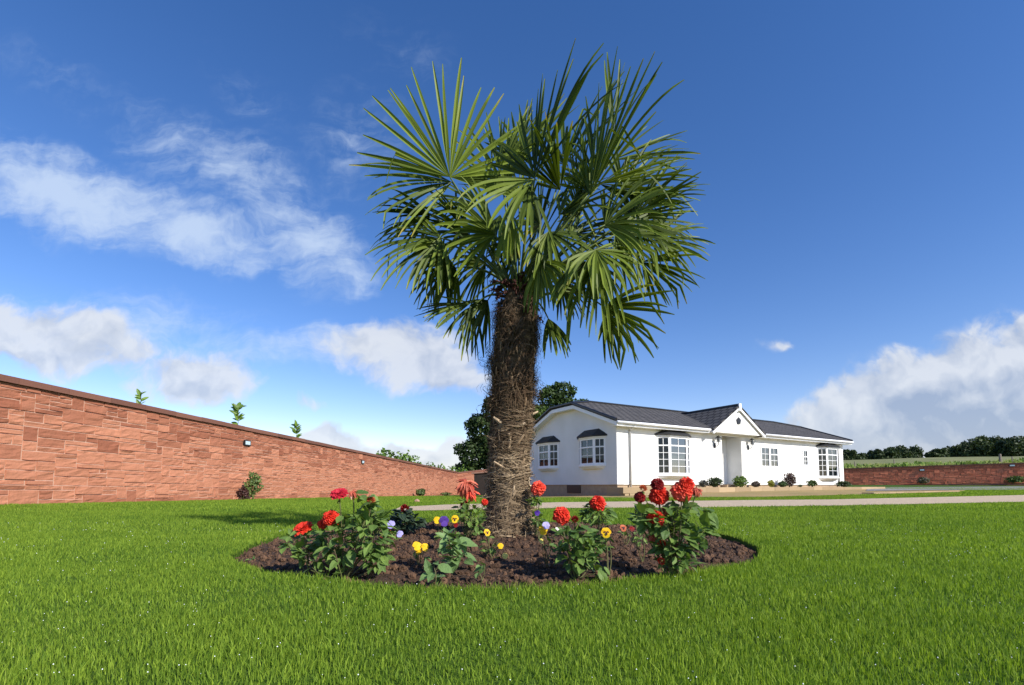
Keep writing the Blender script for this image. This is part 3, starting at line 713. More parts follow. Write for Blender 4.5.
def bloom(parent, c, D, m, kind='ball', nrm=None, name='bloom'):
    """dahlia head of many petals; c world centre, D diameter; kinds: ball, open, wilted, bud"""
    mb = MB(); r = D/2; c = Vector(c)
    up = Vector(nrm) if nrm is not None else (Vector((random.uniform(-.25, .25), -.55, .75))).normalized()
    up.normalize(); a = up.orthogonal().normalized(); b = up.cross(a)
    if kind == 'ball':
        n = 120
        for i in range(n):
            q = (i+.5)/n; pol = math.acos(1-1.55*q); az = i*2.39996
            d = up*math.cos(pol)+(a*math.cos(az)+b*math.sin(az))*math.sin(pol)
            L = r*(.30+.22*q)*random.uniform(.9, 1.15); st = c+d*(r*.62)*random.uniform(.93, 1.07)
            od = (d*.95+rvec()*.3).normalized(); rad_ = (a*math.cos(az)+b*math.sin(az)); od = (d*.62+rad_*.75*math.cos(pol)-up*.75*math.sin(pol)*.6+rvec()*.22).normalized(); nn = d+rvec()*.15
            leaf(mb, st-od*L*.5, od, nn, L*1.25, L*random.uniform(.75, .95), fold=.5, curl=random.uniform(-.2, .45), tint=min(1, max(0, random.gauss(.5, .25)))*(.95), prof=((0, .5), (.35, .95), (.75, 1), (1, .45)))
    elif kind == 'open':
        for ring, (rr, n, el) in enumerate(((1.0, 15, .12), (.88, 14, .3), (.72, 13, .5), (.52, 11, .75), (.3, 8, 1.05))):
            for i in range(n):
                az = 2*math.pi*(i+ring*.5+random.uniform(-.15, .15))/n; d = (a*math.cos(az)+b*math.sin(az))*math.cos(el)+up*math.sin(el)
                L = r*rr*random.uniform(.9, 1.08)
                leaf(mb, c, d, up*1.0-d*.2, L, L*.42*(1+.35*ring*.5), fold=.35, curl=random.uniform(.1, .45), tint=random.uniform(.15, .85) if ring < 4 else .2, prof=((0, .3), (.4, .9), (.8, 1), (1, .4)))
    elif kind == 'wilted':
        for i in range(90):
            az = random.random()*6.28; el = random.uniform(-.5, .8); d = (a*math.cos(az)+b*math.sin(az))*math.cos(el)+up*math.sin(el)
            L = r*random.uniform(.7, 1.25)
            d = (d+Vector((0, 0, -.45))).normalized(); leaf(mb, c+rvec()*r*.22, d, up, L, L*random.uniform(.2, .34), fold=.6, curl=random.uniform(.8, 1.9), tint=random.uniform(.1, 1), prof=((0, .4), (.4, .9), (.8, .8), (1, .3)))
    else:
        for i in range(34):
            q = (i+.5)/34; pol = math.acos(1-1.3*q); az = i*2.4; d = up*math.cos(pol)+(a*math.cos(az)+b*math.sin(az))*math.sin(pol)
            leaf(mb, c+d*r*.35, (d+up*.7).normalized(), d, r*.8, r*.5, fold=.6, curl=-.3, tint=random.random()*.9)
    return mb.build(name, m, parent)
def pansy(parent, px, py, Y, D, m, blotch=True, name='flower', face=None):
    c = P(px, py, Y); up = (face or Vector((random.uniform(-.3, .45), -.95, random.uniform(.1, .5)))).normalized()
    ax = Vector((0, 0, 1)); ax = (ax-up*ax.dot(up)).normalized(); sx = ax.cross(up); mb = MB(); mk = MB(); r = D*.5
    for k, (ang, ln, w, off) in enumerate(((62, .95, 1.0, 0), (118, .95, 1.0, .0008), (10, .92, .95, .0022), (170, .92, .95, .003), (270, 1.0, 1.25, .0045))):
        q = R(ang); d = sx*math.cos(q)+ax*math.sin(q)
        L = r*ln*1.15
        leaf(mb, c+up*off*1.5, d, up+rvec()*.22, L, L*w*1.05, fold=random.uniform(-.1, .15), curl=random.uniform(.0, .35), tint=random.uniform(.2, .9), prof=((0, .25), (.25, .75), (.55, 1), (.82, .85), (1, .35)))
        if blotch and k >= 2: leaf(mk, c+up*(off*1.5+.0016), d, up, L*.52, L*.5, fold=0, curl=0, prof=((0, .3), (.5, 1), (1, .3)))
    f = mb.build(name, m, parent)
    if blotch: mk.build('blotch', m_dark, f)
    return c
def stem(mb, a, b, r=.0035, bow=.03):
    a, b = Vector(a), Vector(b); m_ = a.lerp(b, .5)+Vector((random.uniform(-bow, bow), random.uniform(-bow, bow), 0))
    mb.tube([(1-q)**2*a+2*q*(1-q)*m_+q*q*b for q in (0, .25, .5, .75, 1)], [r, r*.95, r*.9, r*.8, r*.7], 5)
def base_at(px, Y):
    x = (px-512)/F*Y; return Vector((x, Y, soil_z(x, Y)-.005))
def foliage(root, base, boxes, m, Y, Lr=(.03, .06), depth=.10, wr=.55, name='foliage', droop=.3):
    """leaves fill ellipsoids given by picture boxes at depth Y; each leaf hangs on a thin stalk from a branching stem"""
    mb = MB(); st = MB()
    for (x0, x1, y0, y1, n) in boxes:
        c = P((x0+x1)/2, (y0+y1)/2, Y); rx = (x1-x0)/2/F*Y; rz = (y1-y0)/2/F*Y
        for _ in range(max(2, n//16)):
            v = rvec(); stem(st, base, c+Vector((v.x*rx*.6, v.y*depth*.6, v.z*rz*.6)), .0026)
        for _ in range(n):
            v = rvec()*random.uniform(.45, 1)**.6; L = random.uniform(*Lr)
            tipc = c+Vector((v.x*rx, v.y*depth, v.z*rz))
            g = soil_z(tipc.x, tipc.y)+.008
            if tipc.z < g: tipc.z = g+random.random()*.015
            out = Vector((v.x, v.y*.8-.25, v.z*.4+random.uniform(-.45, .5))).normalized()
            out = (out+rvec()*.45).normalized(); nn = Vector((0, -.25, 1))+rvec()*.5
            leaf(mb, tipc-out*L*.5, out, nn, L, L*wr*random.uniform(.8, 1.15), fold=random.uniform(.05, .4), curl=random.uniform(0, droop*2), tint=random.random(),
                 prof=((0, .08), (.12, .62), (.22, .80), (.28, .76), (.42, 1), (.5, .9), (.66, .78), (.74, .6), (.9, .26), (1, 0)))
            if random.random() < .35: st.tube([tipc-out*L*.5, (tipc-out*L*.5).lerp(c+Vector((0, 0, -rz*.5)), .5)], .0012, 4)
    f = mb.build(name, m, root); st.build('stem', m_stem, root)
    return f
def dahlia(name, label, cat, bpx, Y, boxes, blooms, m=None, Lr=(.032, .062), group='dahlias in the round bed', wr=.55, depth=.10):
    b = base_at(bpx, Y); root = thing(name, label, cat, b, group=group); back = Matrix.Translation(-b)
    made = [foliage(root, b, boxes, m or m_dleaf, Y, Lr, depth, wr)]
    st = MB()
    for (px, py, D, mm, kind) in blooms:
        c = P(px, py, Y+random.uniform(-.03, .03)); d = D/F*Y; stem(st, b, c-Vector((0, -.008, d*.25)), .0033)
        bloom(root, c, d, mm, kind)
        # green calyx leaves under the head
        cb = MB()
        for _ in range(5): leaf(cb, c-Vector((0, -.01, d*.3)), rvec()+Vector((0, 0, -.4)), Vector((0, 0, 1)), .022, .010)
        cb.build('sepal', m or m_dleaf, root)
    if blooms: st.build('flower_stem', m_stem, root)
    for ch in root.children:
        ch.matrix_parent_inverse = back
    return root
def pansies(label, bpx, Y, flowers, boxes, m=None, group='pansies in the round bed', Lr=(.018, .034)):
    b = base_at(bpx, Y); root = thing('pansy', label, 'pansy', b, group=group); back = Matrix.Translation(-b)
    foliage(root, b, boxes, m or m_dleaf, Y, Lr, .05)
    st = MB()
    for (px, py, D, mm, bl) in flowers:
        yy = Y-.03; c = pansy(root, px, py, yy, D*.74/F*yy, mm, bl); stem(st, b, c+Vector((0, .006, 0)), .0018, .02)
    st.build('flower_stem', m_stem, root)
    for ch in root.children: ch.matrix_parent_inverse = back
    return root
dahlia('dahlia', 'low leafy dahlia with one flat red bloom, furthest left in the bed', 'dahlia', 312, 1.92,
       [(278, 322, 528, 556, 46), (290, 345, 538, 566, 46)], [(303, 528.5, 22, m_red, 'open')])
dahlia('dahlia', 'tall leafy dahlia with two red blooms and a bud on the left side', 'dahlia', 346, 1.86,
       [(318, 362, 514, 568, 75), (346, 394, 508, 560, 105), (300, 350, 560, 586, 26), (352, 378, 490, 515, 16), (364, 378, 502, 530, 12), (360, 392, 545, 570, 40)],
       [(331, 518, 19, m_red, 'ball'), (322.5, 524, 11, m_red, 'ball'), (339, 494, 19, m_crim, 'open'), (353, 492.5, 11, m_coral, 'wilted'), (371, 501, 9, m_orange, 'bud')], Lr=(.036, .07))
dahlia('dahlia', 'dahlia with leaf colour darkened for shade and a dark red bud behind the lilac pansies', 'dahlia', 403, 3.0,
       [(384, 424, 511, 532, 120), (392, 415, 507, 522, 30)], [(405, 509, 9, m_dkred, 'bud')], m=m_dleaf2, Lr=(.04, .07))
pansies('two lilac pansies with dark red ones beside the tall left dahlia', 386, 2.35, [(391, 524.5, 11, m_lil, False), (400, 534, 9, m_lil, False), (388, 533, 10, m_dkred, False), (383, 537, 8, m_dkred, False)], [(378, 404, 530, 545, 14)])
dahlia('dahlia', 'tall dahlia with a large wilted coral bloom left of the palm trunk', 'dahlia', 468, 2.62,
       [(456, 486, 503, 526, 80), (462, 484, 520, 536, 40), (452, 470, 500, 512, 12)], [(466, 484, 22, m_coral, 'wilted'), (471, 492, 15, m_scar, 'wilted'), (465, 505, 9, m_dkred, 'bud'), (484.5, 502, 8, m_red, 'ball')], Lr=(.03, .055))
pansies('purple pansy between two yellow ones left of the palm', 446, 2.3, [(444, 521, 13, m_pur, False), (455, 519, 10, m_yel, True), (437, 520, 9, m_yel, False), (456, 525, 6, m_dkred, False)], [(432, 464, 526, 545, 26)])
dahlia('dahlia', 'young flowerless dahlia with large blue green leaves before the purple pansy', 'dahlia', 452, 1.92,
       [(436, 470, 530, 552, 26), (440, 474, 545, 568, 18)], [], m=m_bleaf, Lr=(.055, .085), wr=.5)
pansies('clump of yellow pansies among small leaves, left of the big blue green leaves', 420, 2.05, [(417, 546, 12, m_yel, False), (425, 547, 10, m_yel, False), (419, 552, 8, m_yel, False)], [(410, 432, 545, 560, 12)])
pansies('three yellow pansies on thin stems in front of the trunk', 492, 2.15, [(487, 532.5, 9, m_yel, True), (500.5, 546, 8, m_yel, False), (505, 556, 8, m_pyel, False)], [(478, 500, 534, 556, 26)])
dahlia('seedling', 'broad leaved pale green seedling at the front edge of the bed', 'seedling', 434, 1.72, [(420, 448, 562, 580, 9)], [], m=m_bleaf, Lr=(.03, .065), group='seedlings in the round bed', depth=.04)
dahlia('seedling', 'narrow upright light green seedling left of the trunk base', 'seedling', 480, 1.78, [(474, 486, 556, 578, 6)], [], m=m_bleaf, Lr=(.03, .055), group='seedlings in the round bed', depth=.03)
dahlia('seedling', 'tiny seedling alone on bare soil at the left end of the bed', 'seedling', 251, 2.3, [(246, 257, 558, 567, 7)], [], Lr=(.015, .025), group='seedlings in the round bed', depth=.03)
dahlia('dahlia', 'slim dahlia with one mottled red bloom just right of the trunk', 'dahlia', 535, 2.75, [(527, 543, 496, 506, 26), (528, 548, 510, 528, 46)], [(538, 488, 17, m_scar, 'ball')], Lr=(.028, .05), depth=.06)
pansies('small purple pansy under the mottled red bloom right of the trunk', 539, 2.6, [(537.5, 513, 7.5, m_pur, False)], [(530, 548, 516, 530, 10)])
pansies('yellow pansy with a lilac upper petal right of the trunk foot', 546, 2.0, [(546, 525.5, 10, m_lil, False), (543, 530, 12, m_yel, False), (557, 529.5, 6, m_wht, False), (541, 541, 7, m_pyel, False)], [(538, 560, 532, 552, 14)])
dahlia('dahlia', 'bushy dahlia with one deep red bloom at centre front right of the trunk', 'dahlia', 575, 1.84,
       [(548, 600, 524, 552, 80), (552, 600, 545, 570, 60), (566, 612, 532, 556, 40), (584, 608, 555, 578, 18)], [(561.5, 515, 20, m_red, 'ball'), (575, 520, 8, m_dkred, 'bud')])
pansies('single yellow pansy with brown face on the front right dahlia bush', 606, 1.85, [(606, 532.5, 13, m_yel, True)], [(598, 614, 536, 550, 8)])
dahlia('dahlia', 'dark green compact dahlia with one red bloom in the middle distance', 'dahlia', 598, 2.75, [(580, 616, 503, 526, 110)], [(597.5, 503, 18, m_red, 'ball')], Lr=(.035, .06))
pansies('dull brownish yellow pansies on soil behind the front bushes', 624, 2.6, [(623, 528, 9, m_orange, True), (632, 529, 7, m_dkred, False)], [(616, 636, 530, 536, 8)])
pansies('dark purple pansy at the left foot of the tallest red dahlia', 641, 2.15, [(640, 525, 9, m_pur, False)], [(632, 650, 528, 546, 22)])
dahlia('dahlia', 'tallest dahlia crowded with big red blooms at the right of the bed', 'dahlia', 672, 1.84,
       [(634, 690, 505, 535, 70), (646, 706, 525, 558, 85), (655, 700, 545, 568, 44), (690, 718, 505, 545, 30), (632, 650, 500, 530, 20), (668, 694, 500, 516, 20)],
       [(682, 491, 24, m_scar, 'ball'), (686, 484, 17, m_red, 'ball'), (659, 495, 22, m_red, 'ball'), (655.5, 518, 20, m_red, 'ball'), (657.5, 484, 15, m_dkred, 'ball'), (640, 497, 13, m_dkred, 'ball'),
        (643, 489, 8, m_orange, 'bud'), (697, 490, 12, m_coral, 'wilted'), (666, 509, 10, m_coral, 'wilted'), (653, 536, 12, m_coral, 'wilted'), (662, 544, 9, m_red, 'bud'), (676, 545, 9, m_coral, 'wilted'), (661, 562, 8, m_red, 'bud')], Lr=(.034, .07))
def litter():
    mb = MB()
    for k in range(90):
        th = random.random()*6.28; r = BR*math.sqrt(random.random())*.95; x, y = BC[0]+r*math.cos(th), BC[1]+r*math.sin(th)
        z = soil_z(x, y)+.010; L = random.uniform(.008, .03)
        leaf(mb, (x, y, z), (random.uniform(-1, 1), random.uniform(-1, 1), .2), (0, 0, 1), L, L*.4, curl=.6, tint=random.random())
    tag(mb.build('leaf_litter', mat('dry_leaf', (.40, .28, .16), (.20, .12, .06), tint=True, rough=.8)), 'scattered dry leaf bits lying on the soil', 'litter', kind='stuff')
litter()

# ------------------------------------------------------------------ house (park home)
HA = Vector((3.83, 17.5, 0)); HR = math.atan2(.498, .867)
m_render = mat('white_render', (.82, .82, .80), (.73, .73, .70), scale=1.1, rough=.85, bump=.15, bscale=60)
m_upvc = mat('white_upvc', (.85, .86, .87), (.83, .84, .85), scale=4, rough=.35, spec=.4)
m_plinth = mat('tan_brick', (.46, .34, .22), (.36, .26, .17), scale=9, rough=.9)
m_black = mat('black_paint', (.015, .016, .02), (.012, .012, .015), rough=.4, spec=.5)
m_inner = mat('inner_wall', (.10, .095, .09), (.08, .075, .07), rough=.9)
m_curtain = mat('net_curtain', (.78, .78, .74), (.55, .55, .50), scale=14, rough=.9, stretch=(3, 3, .6))
def roof_mat():
    m, nt, b = new_mat('dark_roof_tiles'); L = nt.links; uvn = nt.nodes.new('ShaderNodeUVMap')
    br = nt.nodes.new('ShaderNodeTexBrick'); L.new(uvn.outputs[0], br.inputs[0]); br.inputs['Scale'].default_value = 1
    br.inputs['Brick Width'].default_value = .33; br.inputs['Row Height'].default_value = .30; br.inputs['Mortar Size'].default_value = .028; br.inputs['Mortar Smooth'].default_value = .3
    br.inputs['Color1'].default_value = (.115, .108, .104, 1); br.inputs['Color2'].default_value = (.085, .081, .078, 1); br.inputs['Mortar'].default_value = (.02, .02, .024, 1)
    L.new(br.outputs[0], b.inputs['Base Color']); b.inputs['Roughness'].default_value = .8; b.inputs['Specular IOR Level'].default_value = .15
    bp = nt.nodes.new('ShaderNodeBump'); bp.invert = True; bp.inputs['Distance'].default_value = .03; L.new(br.outputs['Fac'], bp.inputs['Height']); L.new(bp.outputs[0], b.inputs['Normal'])
    return m
m_roof = roof_mat()
def glass_mat():
    m, nt, b = new_mat('window_glass'); L = nt.links
    tr = nt.nodes.new('ShaderNodeBsdfTransparent'); tr.inputs[0].default_value = (.42, .45, .47, 1)
    gl = nt.nodes.new('ShaderNodeBsdfGlossy'); gl.inputs['Roughness'].default_value = .02; gl.inputs[0].default_value = (.9, .95, 1, 1)
    mx = nt.nodes.new('ShaderNodeMixShader'); fr = nt.nodes.new('ShaderNodeFresnel'); fr.inputs[0].default_value = 1.6
    ad = nt.nodes.new('ShaderNodeMath'); ad.operation = 'MULTIPLY_ADD'; L.new(fr.outputs[0], ad.inputs[0]); ad.inputs[1].default_value = .2; ad.inputs[2].default_value = .02
    L.new(ad.outputs[0], mx.inputs[0]); L.new(tr.outputs[0], mx.inputs[1]); L.new(gl.outputs[0], mx.inputs[2]); L.new(mx.outputs[0], nt.nodes['Material Output'].inputs[0])
    return m
m_glass = glass_mat()
def slab(name, poly, th, m, parent):
    """roof slab with uv along its eave (first edge) and up the slope"""
    p = [Vector(q) for q in poly]; e = (p[1]-p[0]).normalized(); n = None
    n = (p[1]-p[0]).cross(p[2]-p[0]).normalized(); up = n.cross(e).normalized()
    if n.z < 0: n = -n
    mb = MB(); mb.prism(p, -n*th); o = mb.build(name, m, parent); me = o.data
    uvl = me.uv_layers.new(name='UVMap')
    for l in me.loops:
        v = me.vertices[l.vertex_index].co-p[0]; uvl.data[l.index].uv = (v.dot(e), v.dot(up))
    return o
def house():
    root = thing('park_home', 'long white single storey bungalow with dark tiled roof and small entrance gable', 'house', HA, HR)
    Z0, ZE = .39, 2.62; L, D = 15.75, 6.0
    def panels(mb, rng_, zr, openings, put):
        us = sorted({rng_[0], rng_[1], *[o[0] for o in openings], *[o[1] for o in openings]}); zz = sorted({zr[0], zr[1], *[o[2] for o in openings], *[o[3] for o in openings]})
        for i in range(len(us)-1):
            for j in range(len(zz)-1):
                cu, cz = (us[i]+us[i+1])/2, (zz[j]+zz[j+1])/2
                if any(o[0] < cu < o[1] and o[2] < cz < o[3] for o in openings): continue
                put(us[i], us[i+1], zz[j], zz[j+1])
    bayF = [(2.98, .90), (14.25, .90)]; bayG = [(1.42, .78), (4.45, .78)]
    opF = [(c-w+.1, c+w-.1, .80, 2.26) for c, w in bayF]+[(8.62, 9.96, 1.22, 2.14), (12.0, 12.42, 1.32, 2.12), (5.92, 7.24, Z0, 2.50)]
    opG = [(c-w+.1, c+w-.1, 1.18, 2.18) for c, w in bayG]
    T = .14; mb = MB()
    def stitch(quads, off):
        # sheet with outer and inner skin: quads on one plane share edges, so no seams show
        for q in quads: mb.prism(q, off)
    qf, qg = [], []
    panels(mb, (0, L), (Z0, ZE), opF, lambda a, b, c, d: qf.append([(a, 0, c), (b, 0, c), (b, 0, d), (a, 0, d)]))
    stitch(qf, (0, T, 0))
    panels(mb, (T, D), (Z0, ZE), opG, lambda a, b, c, d: qg.append([(0, a, c), (0, a, d), (0, b, d), (0, b, c)]))
    stitch(qg, (T, 0, 0))
    zr = lambda v: 2.72+.375*(min(v, 6-v)+.35)-.13
    mb.prism([(0, 0, ZE), (0, 2.25, zr(2.25)), (0, 3.75, zr(2.25)), (0, 6, ZE)], (T, 0, 0))
    mb.prism([(L, 0, Z0), (L, 6, Z0), (L, 6, ZE), (L, 3.75, zr(2.25)), (L, 2.25, zr(2.25)), (L, 0, ZE)], (-T, 0, 0))
    mb.box((T, D-T, Z0), (L-T, D, ZE))
    # porch recess side and back
    mb.box((5.78, T, Z0), (5.92, .80, 2.60)); mb.box((7.24, T, Z0), (7.38, .80, 2.60)); mb.box((5.92, .72, 2.46), (7.24, .80, 2.60)); mb.box((6.95, .72, Z0), (7.24, .80, 2.46))
    mb.build('wall', m_render, root)
    # raised corner quoins
    cols = [MB() for _ in range(4)]; q = 0
    for z in np.arange(Z0+.02, ZE-.30, .30):
        w = .42 if q % 2 else .30; q += 1
        cols[0].box((-.012, -.014, z), (w, .0, z+.298)); cols[0].box((-.014, -.0, z), (-.0, w+.02, z+.298)); cols[1].box((L-w, -.014, z), (L+.012, 0, z+.298))
        for ci, s, u in ((2, -1, 5.92), (3, 1, 7.24)): cols[ci].box((min(u, u+s*w), -.012, z), (max(u, u+s*w), 0, z+.298))
        cols[3].box((7.228, 0.0, z), (7.24, .30+.1*(q % 2), z+.298))
    for c_ in cols: c_.build('quoins', m_render, root)
    mb = MB(); mb.box((.05, .05, -.2), (L-.05, D-.05, Z0)); pl = mb.build('plinth', m_plinth, root)
    mb = MB(); mb.box((.02, 2.2, .05), (.06, 3.1, Z0-.01)); mb.build('vent_opening', m_black, pl)
    # inside
    mb = MB(); mb.box((T+.01, T+.01, Z0), (L-T-.01, D-T-.01, Z0+.03)); mb.box((T+.01, 3.2, Z0+.03), (L-T-.01, 3.28, ZE)); mb.box((T+.01, T+.01, ZE-.05), (L-T-.01, D-T-.01, ZE-.01)); mb.build('room_lining', m_inner, root)
    # roof
    e0, e1, v0, v1, ze, zc, zr_ = -.32, L+.32, -.35, 6.35, 2.72, 3.695, 4.0
    slab('roof', [(e0, v0, ze), (e1, v0, ze), (e1, 2.25, zc), (e1-1.5, 3, zr_-.024), (e0+1.5, 3, zr_-.024), (e0, 2.25, zc)], .07, m_roof, root)
    slab('roof', [(e1, v1, ze), (e0, v1, ze), (e0, 3.75, zc), (e0+1.5, 3, zr_-.024), (e1-1.5, 3, zr_-.024), (e1, 3.75, zc)], .07, m_roof, root)
    slab('roof', [(e0, 3.75, zc), (e0, 2.25, zc), (e0+1.5, 3, zr_-.024)], .07, m_roof, root)
    slab('roof', [(e1, 2.25, zc), (e1, 3.75, zc), (e1-1.5, 3, zr_-.024)], .07, m_roof, root)
    mb = MB()
    for a, b in (((e0+1.5, 3, zr_), (e1-1.5, 3, zr_)), ((e0, 2.25, zc+.02), (e0+1.5, 3, zr_)), ((e0, 3.75, zc+.02), (e0+1.5, 3, zr_)), ((e1, 2.25, zc+.02), (e1-1.5, 3, zr_)), ((e1, 3.75, zc+.02), (e1-1.5, 3, zr_)),
                 ((e0, v0, ze), (e0, 2.25, zc+.01)), ((e0, v1, ze), (e0, 3.75, zc+.01)), ((e0, 2.25, zc+.01), (e0, 3.75, zc+.01)), ((e1, v0, ze), (e1, 2.25, zc+.01)), ((e1, v1, ze), (e1, 3.75, zc+.01))):
        mb.tube([a, b], .055, 8)
    mb.build('ridge_tiles', m_black, root)
    # white bargeboards, fascia, soffit and gutter
    mb = MB()
    for u, s in ((e0+.03, 1), (e1-.06, 1)):
        prof = [(v0, ze), (2.25, zc), (3.75, zc), (v1, ze)]
        for (a, za), (b, zb) in zip(prof[:-1], prof[1:]): mb.prism([(u, a, za-.08), (u, b, zb-.08), (u, b, zb-.22), (u, a, za-.22)], (.03, 0, 0))
        for (a, za), (b, zb) in zip(prof[:-1], prof[1:]): mb.prism([(u+.03 if u < 0 else L, a, za-.20), (u+.03 if u < 0 else L, b, zb-.20), (u+.03 if u < 0 else L, b, zb-.215), (u+.03 if u < 0 else L, a, za-.215)], (.28, 0, 0))
    for a, b in ((e0+.02, 4.75), (8.3, e1-.02)):
        mb.box((a, v0+.03, ze-.21), (b, v0+.05, ze-.055)); mb.box((a, v0+.05, ze-.205), (b, 0, ze-.19))
    mb.box((e0+.02, v1-.05, ze-.21), (e1-.02, v1-.03, ze-.06))
    mb.build('fascia', m_upvc, root)
    for a, b in ((e0+.02, 4.72), (8.34, e1-.02)): mb = MB(); mb.tube([(a, v0-.03, ze-.09), (b, v0-.03, ze-.09)], .055, 10); mb.build('gutter', m_upvc, root, smooth=True)
    m_pipe = mat('grey_white_pipe', (.62, .63, .64), rough=.4)
    for u in (.62, L-.55): mb = MB(); mb.tube([(u, v0-.02, ze-.12), (u, -.05, ze-.30), (u, -.05, .30)], .036, 8); mb.build('downpipe', m_pipe, root, smooth=True)
    # --- windows
    def casement(parent, o, x, y, w, z0, z1, cols, rows, transom, name='window', curtain=False, inset=.0):
        """o: left bottom outer corner in plan, x: unit along, y: unit inward; z0..z1"""
        o, x, y = Vector((*o, 0)), Vector((*x, 0)), Vector((*y, 0)); fr = MB(); fw = .062
        def bar(a, b, c, d, dep=.05, f=0.0):
            p = o+x*a+y*f; q = o+x*b+y*f
            fr.prism([(p.x, p.y, c), (q.x, q.y, c), (q.x, q.y, d), (p.x, p.y, d)], y*dep)
        bar(0, fw, z0, z1); bar(w-fw, w, z0, z1); bar(fw, w-fw, z0, z0+fw); bar(fw, w-fw, z1-fw, z1)
        segs = [(z0+fw, z1-fw, rows)]
        if transom:
            zt = z1-fw-.26; bar(fw, w-fw, zt-.05, zt); segs = [(z0+fw, zt-.05, rows), (zt, z1-fw, 1)]
        for a, b, n in segs:
            for c in range(1, cols): u = fw+(w-2*fw)*c/cols; bar(u-.011, u+.011, a, b, .02, .015)
            for r in range(1, n): z = a+(b-a)*r/n; bar(fw, w-fw, z-.010, z+.010, .02, .016)
        f = fr.build(name, m_upvc, parent)
        g = MB(); p = o+x*fw+y*.028; q = o+x*(w-fw)+y*.028; g.prism([(p.x, p.y, z0+fw), (q.x, q.y, z0+fw), (q.x, q.y, z1-fw), (p.x, p.y, z1-fw)], y*.006); g.build('pane', m_glass, f)
        return f
    def bay(c, hw, z0, z1, along, inn, zroof, proj=.25, rows=4, curt=.5, name='bay_window', lab=None):
        """c: centre on the wall line, along/inn: plan unit vectors in house space"""
        al, inn = Vector((*along, 0)), Vector((*inn, 0)); C0 = Vector((*c, 0))
        b = bpy.data.objects.new(name, None); COL.objects.link(b); b.parent = root
        if lab: b['label'] = lab
        A = C0-al*hw; B = C0-al*(hw*.52)-inn*proj; Cc = C0+al*(hw*.52)-inn*proj; Dd = C0+al*hw
        for p, q in ((A, B), (B, Cc), (Cc, Dd)):
            x = (q-p).normalized(); y = Vector((-x.y, x.x, 0));
            if y.dot(inn) < 0: y = -y
            w = (q-p).length
            casement(b, (p.x, p.y), (x.x, x.y), (y.x, y.y), w, z0, z1, 2, rows, True, name='window')
        def ring(k, z): return [tuple((A-al*k).xy)+(z,), tuple((B-al*k*.5-inn*k).xy)+(z,), tuple((Cc+al*k*.5-inn*k).xy)+(z,), tuple((Dd+al*k).xy)+(z,)]
        mb = MB(); mb.prism(ring(.03, z0-.06), (0, 0, .06)); lo = ring(-.12, z0-.16); hi = ring(.02, z0-.06)
        mb.add(lo+hi, [(0, 1, 5, 4), (1, 2, 6, 5), (2, 3, 7, 6), (0, 3, 2, 1)]); mb.build('sill', m_upvc, b); mb = MB(); mb.prism(ring(.05, z1), (0, 0, .05)); mb.build('head_rail', m_upvc, b)
        e = ring(.12, z1+.052); top = [tuple((C0-al*hw*.55).xy)+(zroof,), tuple((C0+al*hw*.55).xy)+(zroof,)]; lowr = ring(.12, z1+.10)
        mb = MB(); mb.add(e+lowr+top, [(0, 1, 5, 4), (1, 2, 6, 5), (2, 3, 7, 6), (4, 5, 8), (5, 6, 9, 8), (6, 7, 9), (0, 3, 2, 1), (0, 4, 8, 9, 7, 3)]); mb.build('bay_roof', m_broof, b)
        mb = MB(); zt = z0+(z1-z0)*curt
        n = 26
        for s in range(3):
            P0, P1 = ((A, B), (B, Cc), (Cc, Dd))[s]; x = (P1-P0).normalized(); y = Vector((-x.y, x.x, 0)); y = y if y.dot(inn) > 0 else -y
            vs = []
            for i in range(n+1):
                p = P0.lerp(P1, .06+.88*i/n)+y*(.10+.012*math.sin(i*1.9))
                dip = .10*math.sin(math.pi*i/n)
                vs += [(p.x, p.y, z0+.02), (p.x, p.y, zt-dip)]
            mb.add(vs, [(2*i, 2*i+2, 2*i+3, 2*i+1) for i in range(n)])
        mb.build('curtain', m_curtain, b)
    m_broof = mat('lead_bay_roof', (.03, .031, .035), (.022, .023, .027), scale=6, rough=.6)
    bay((2.98, 0), .93, .79, 2.26, (1, 0), (0, 1), 2.56, curt=.55, lab='nearer bay window on the sunlit front, left of the porch')
    bay((14.25, 0), .93, .79, 2.26, (1, 0), (0, 1), 2.56, curt=.30, lab='far bay window on the sunlit front near the right corner')
    bay((0, 4.45), .80, 1.16, 2.18, (0, 1), (1, 0), 2.55, rows=2, curt=1.0, lab='bay window of the shaded gable end nearest the palm')
    bay((0, 1.42), .80, 1.16, 2.18, (0, 1), (1, 0), 2.55, rows=2, curt=1.0, lab='bay window of the shaded gable end nearest the corner')
    casement(root, (8.62, -.03), (1, 0), (0, 1), .68, 1.20, 2.14, 2, 3, False)
    casement(root, (9.30, -.03), (1, 0), (0, 1), .66, 1.20, 2.14, 2, 2, True)
    casement(root, (12.0, -.03), (1, 0), (0, 1), .44, 1.32, 2.12, 2, 2, True)
        # --- entrance
    mb = MB(); mb.box((5.93, .74, Z0+.03), (6.94, .79, 2.45)); d = mb.build('door', m_upvc, root)
    mb = MB(); mb.box((6.02, .725, Z0+.95), (6.12, .738, 2.1)); mb.build('glazing', m_black, d)
    mb = MB(); mb.tube([(6.80, .70, 1.35), (6.80, .70, 1.50)], .012, 6); mb.box((6.785, .70, 1.40), (6.815, .738, 1.42)); mb.build('handle', m_black, d)
    mb = MB(); mb.box((5.7, -.55, .02), (7.5, .72, .20)); mb.box((5.85, -.25, .20), (7.32, .72, Z0)); mb.build('doorstep', m_plinth, root)
    pu0, pu1, pc = 4.78, 8.32, 6.55; pv = -.48; pz, pa = 2.66, 3.80
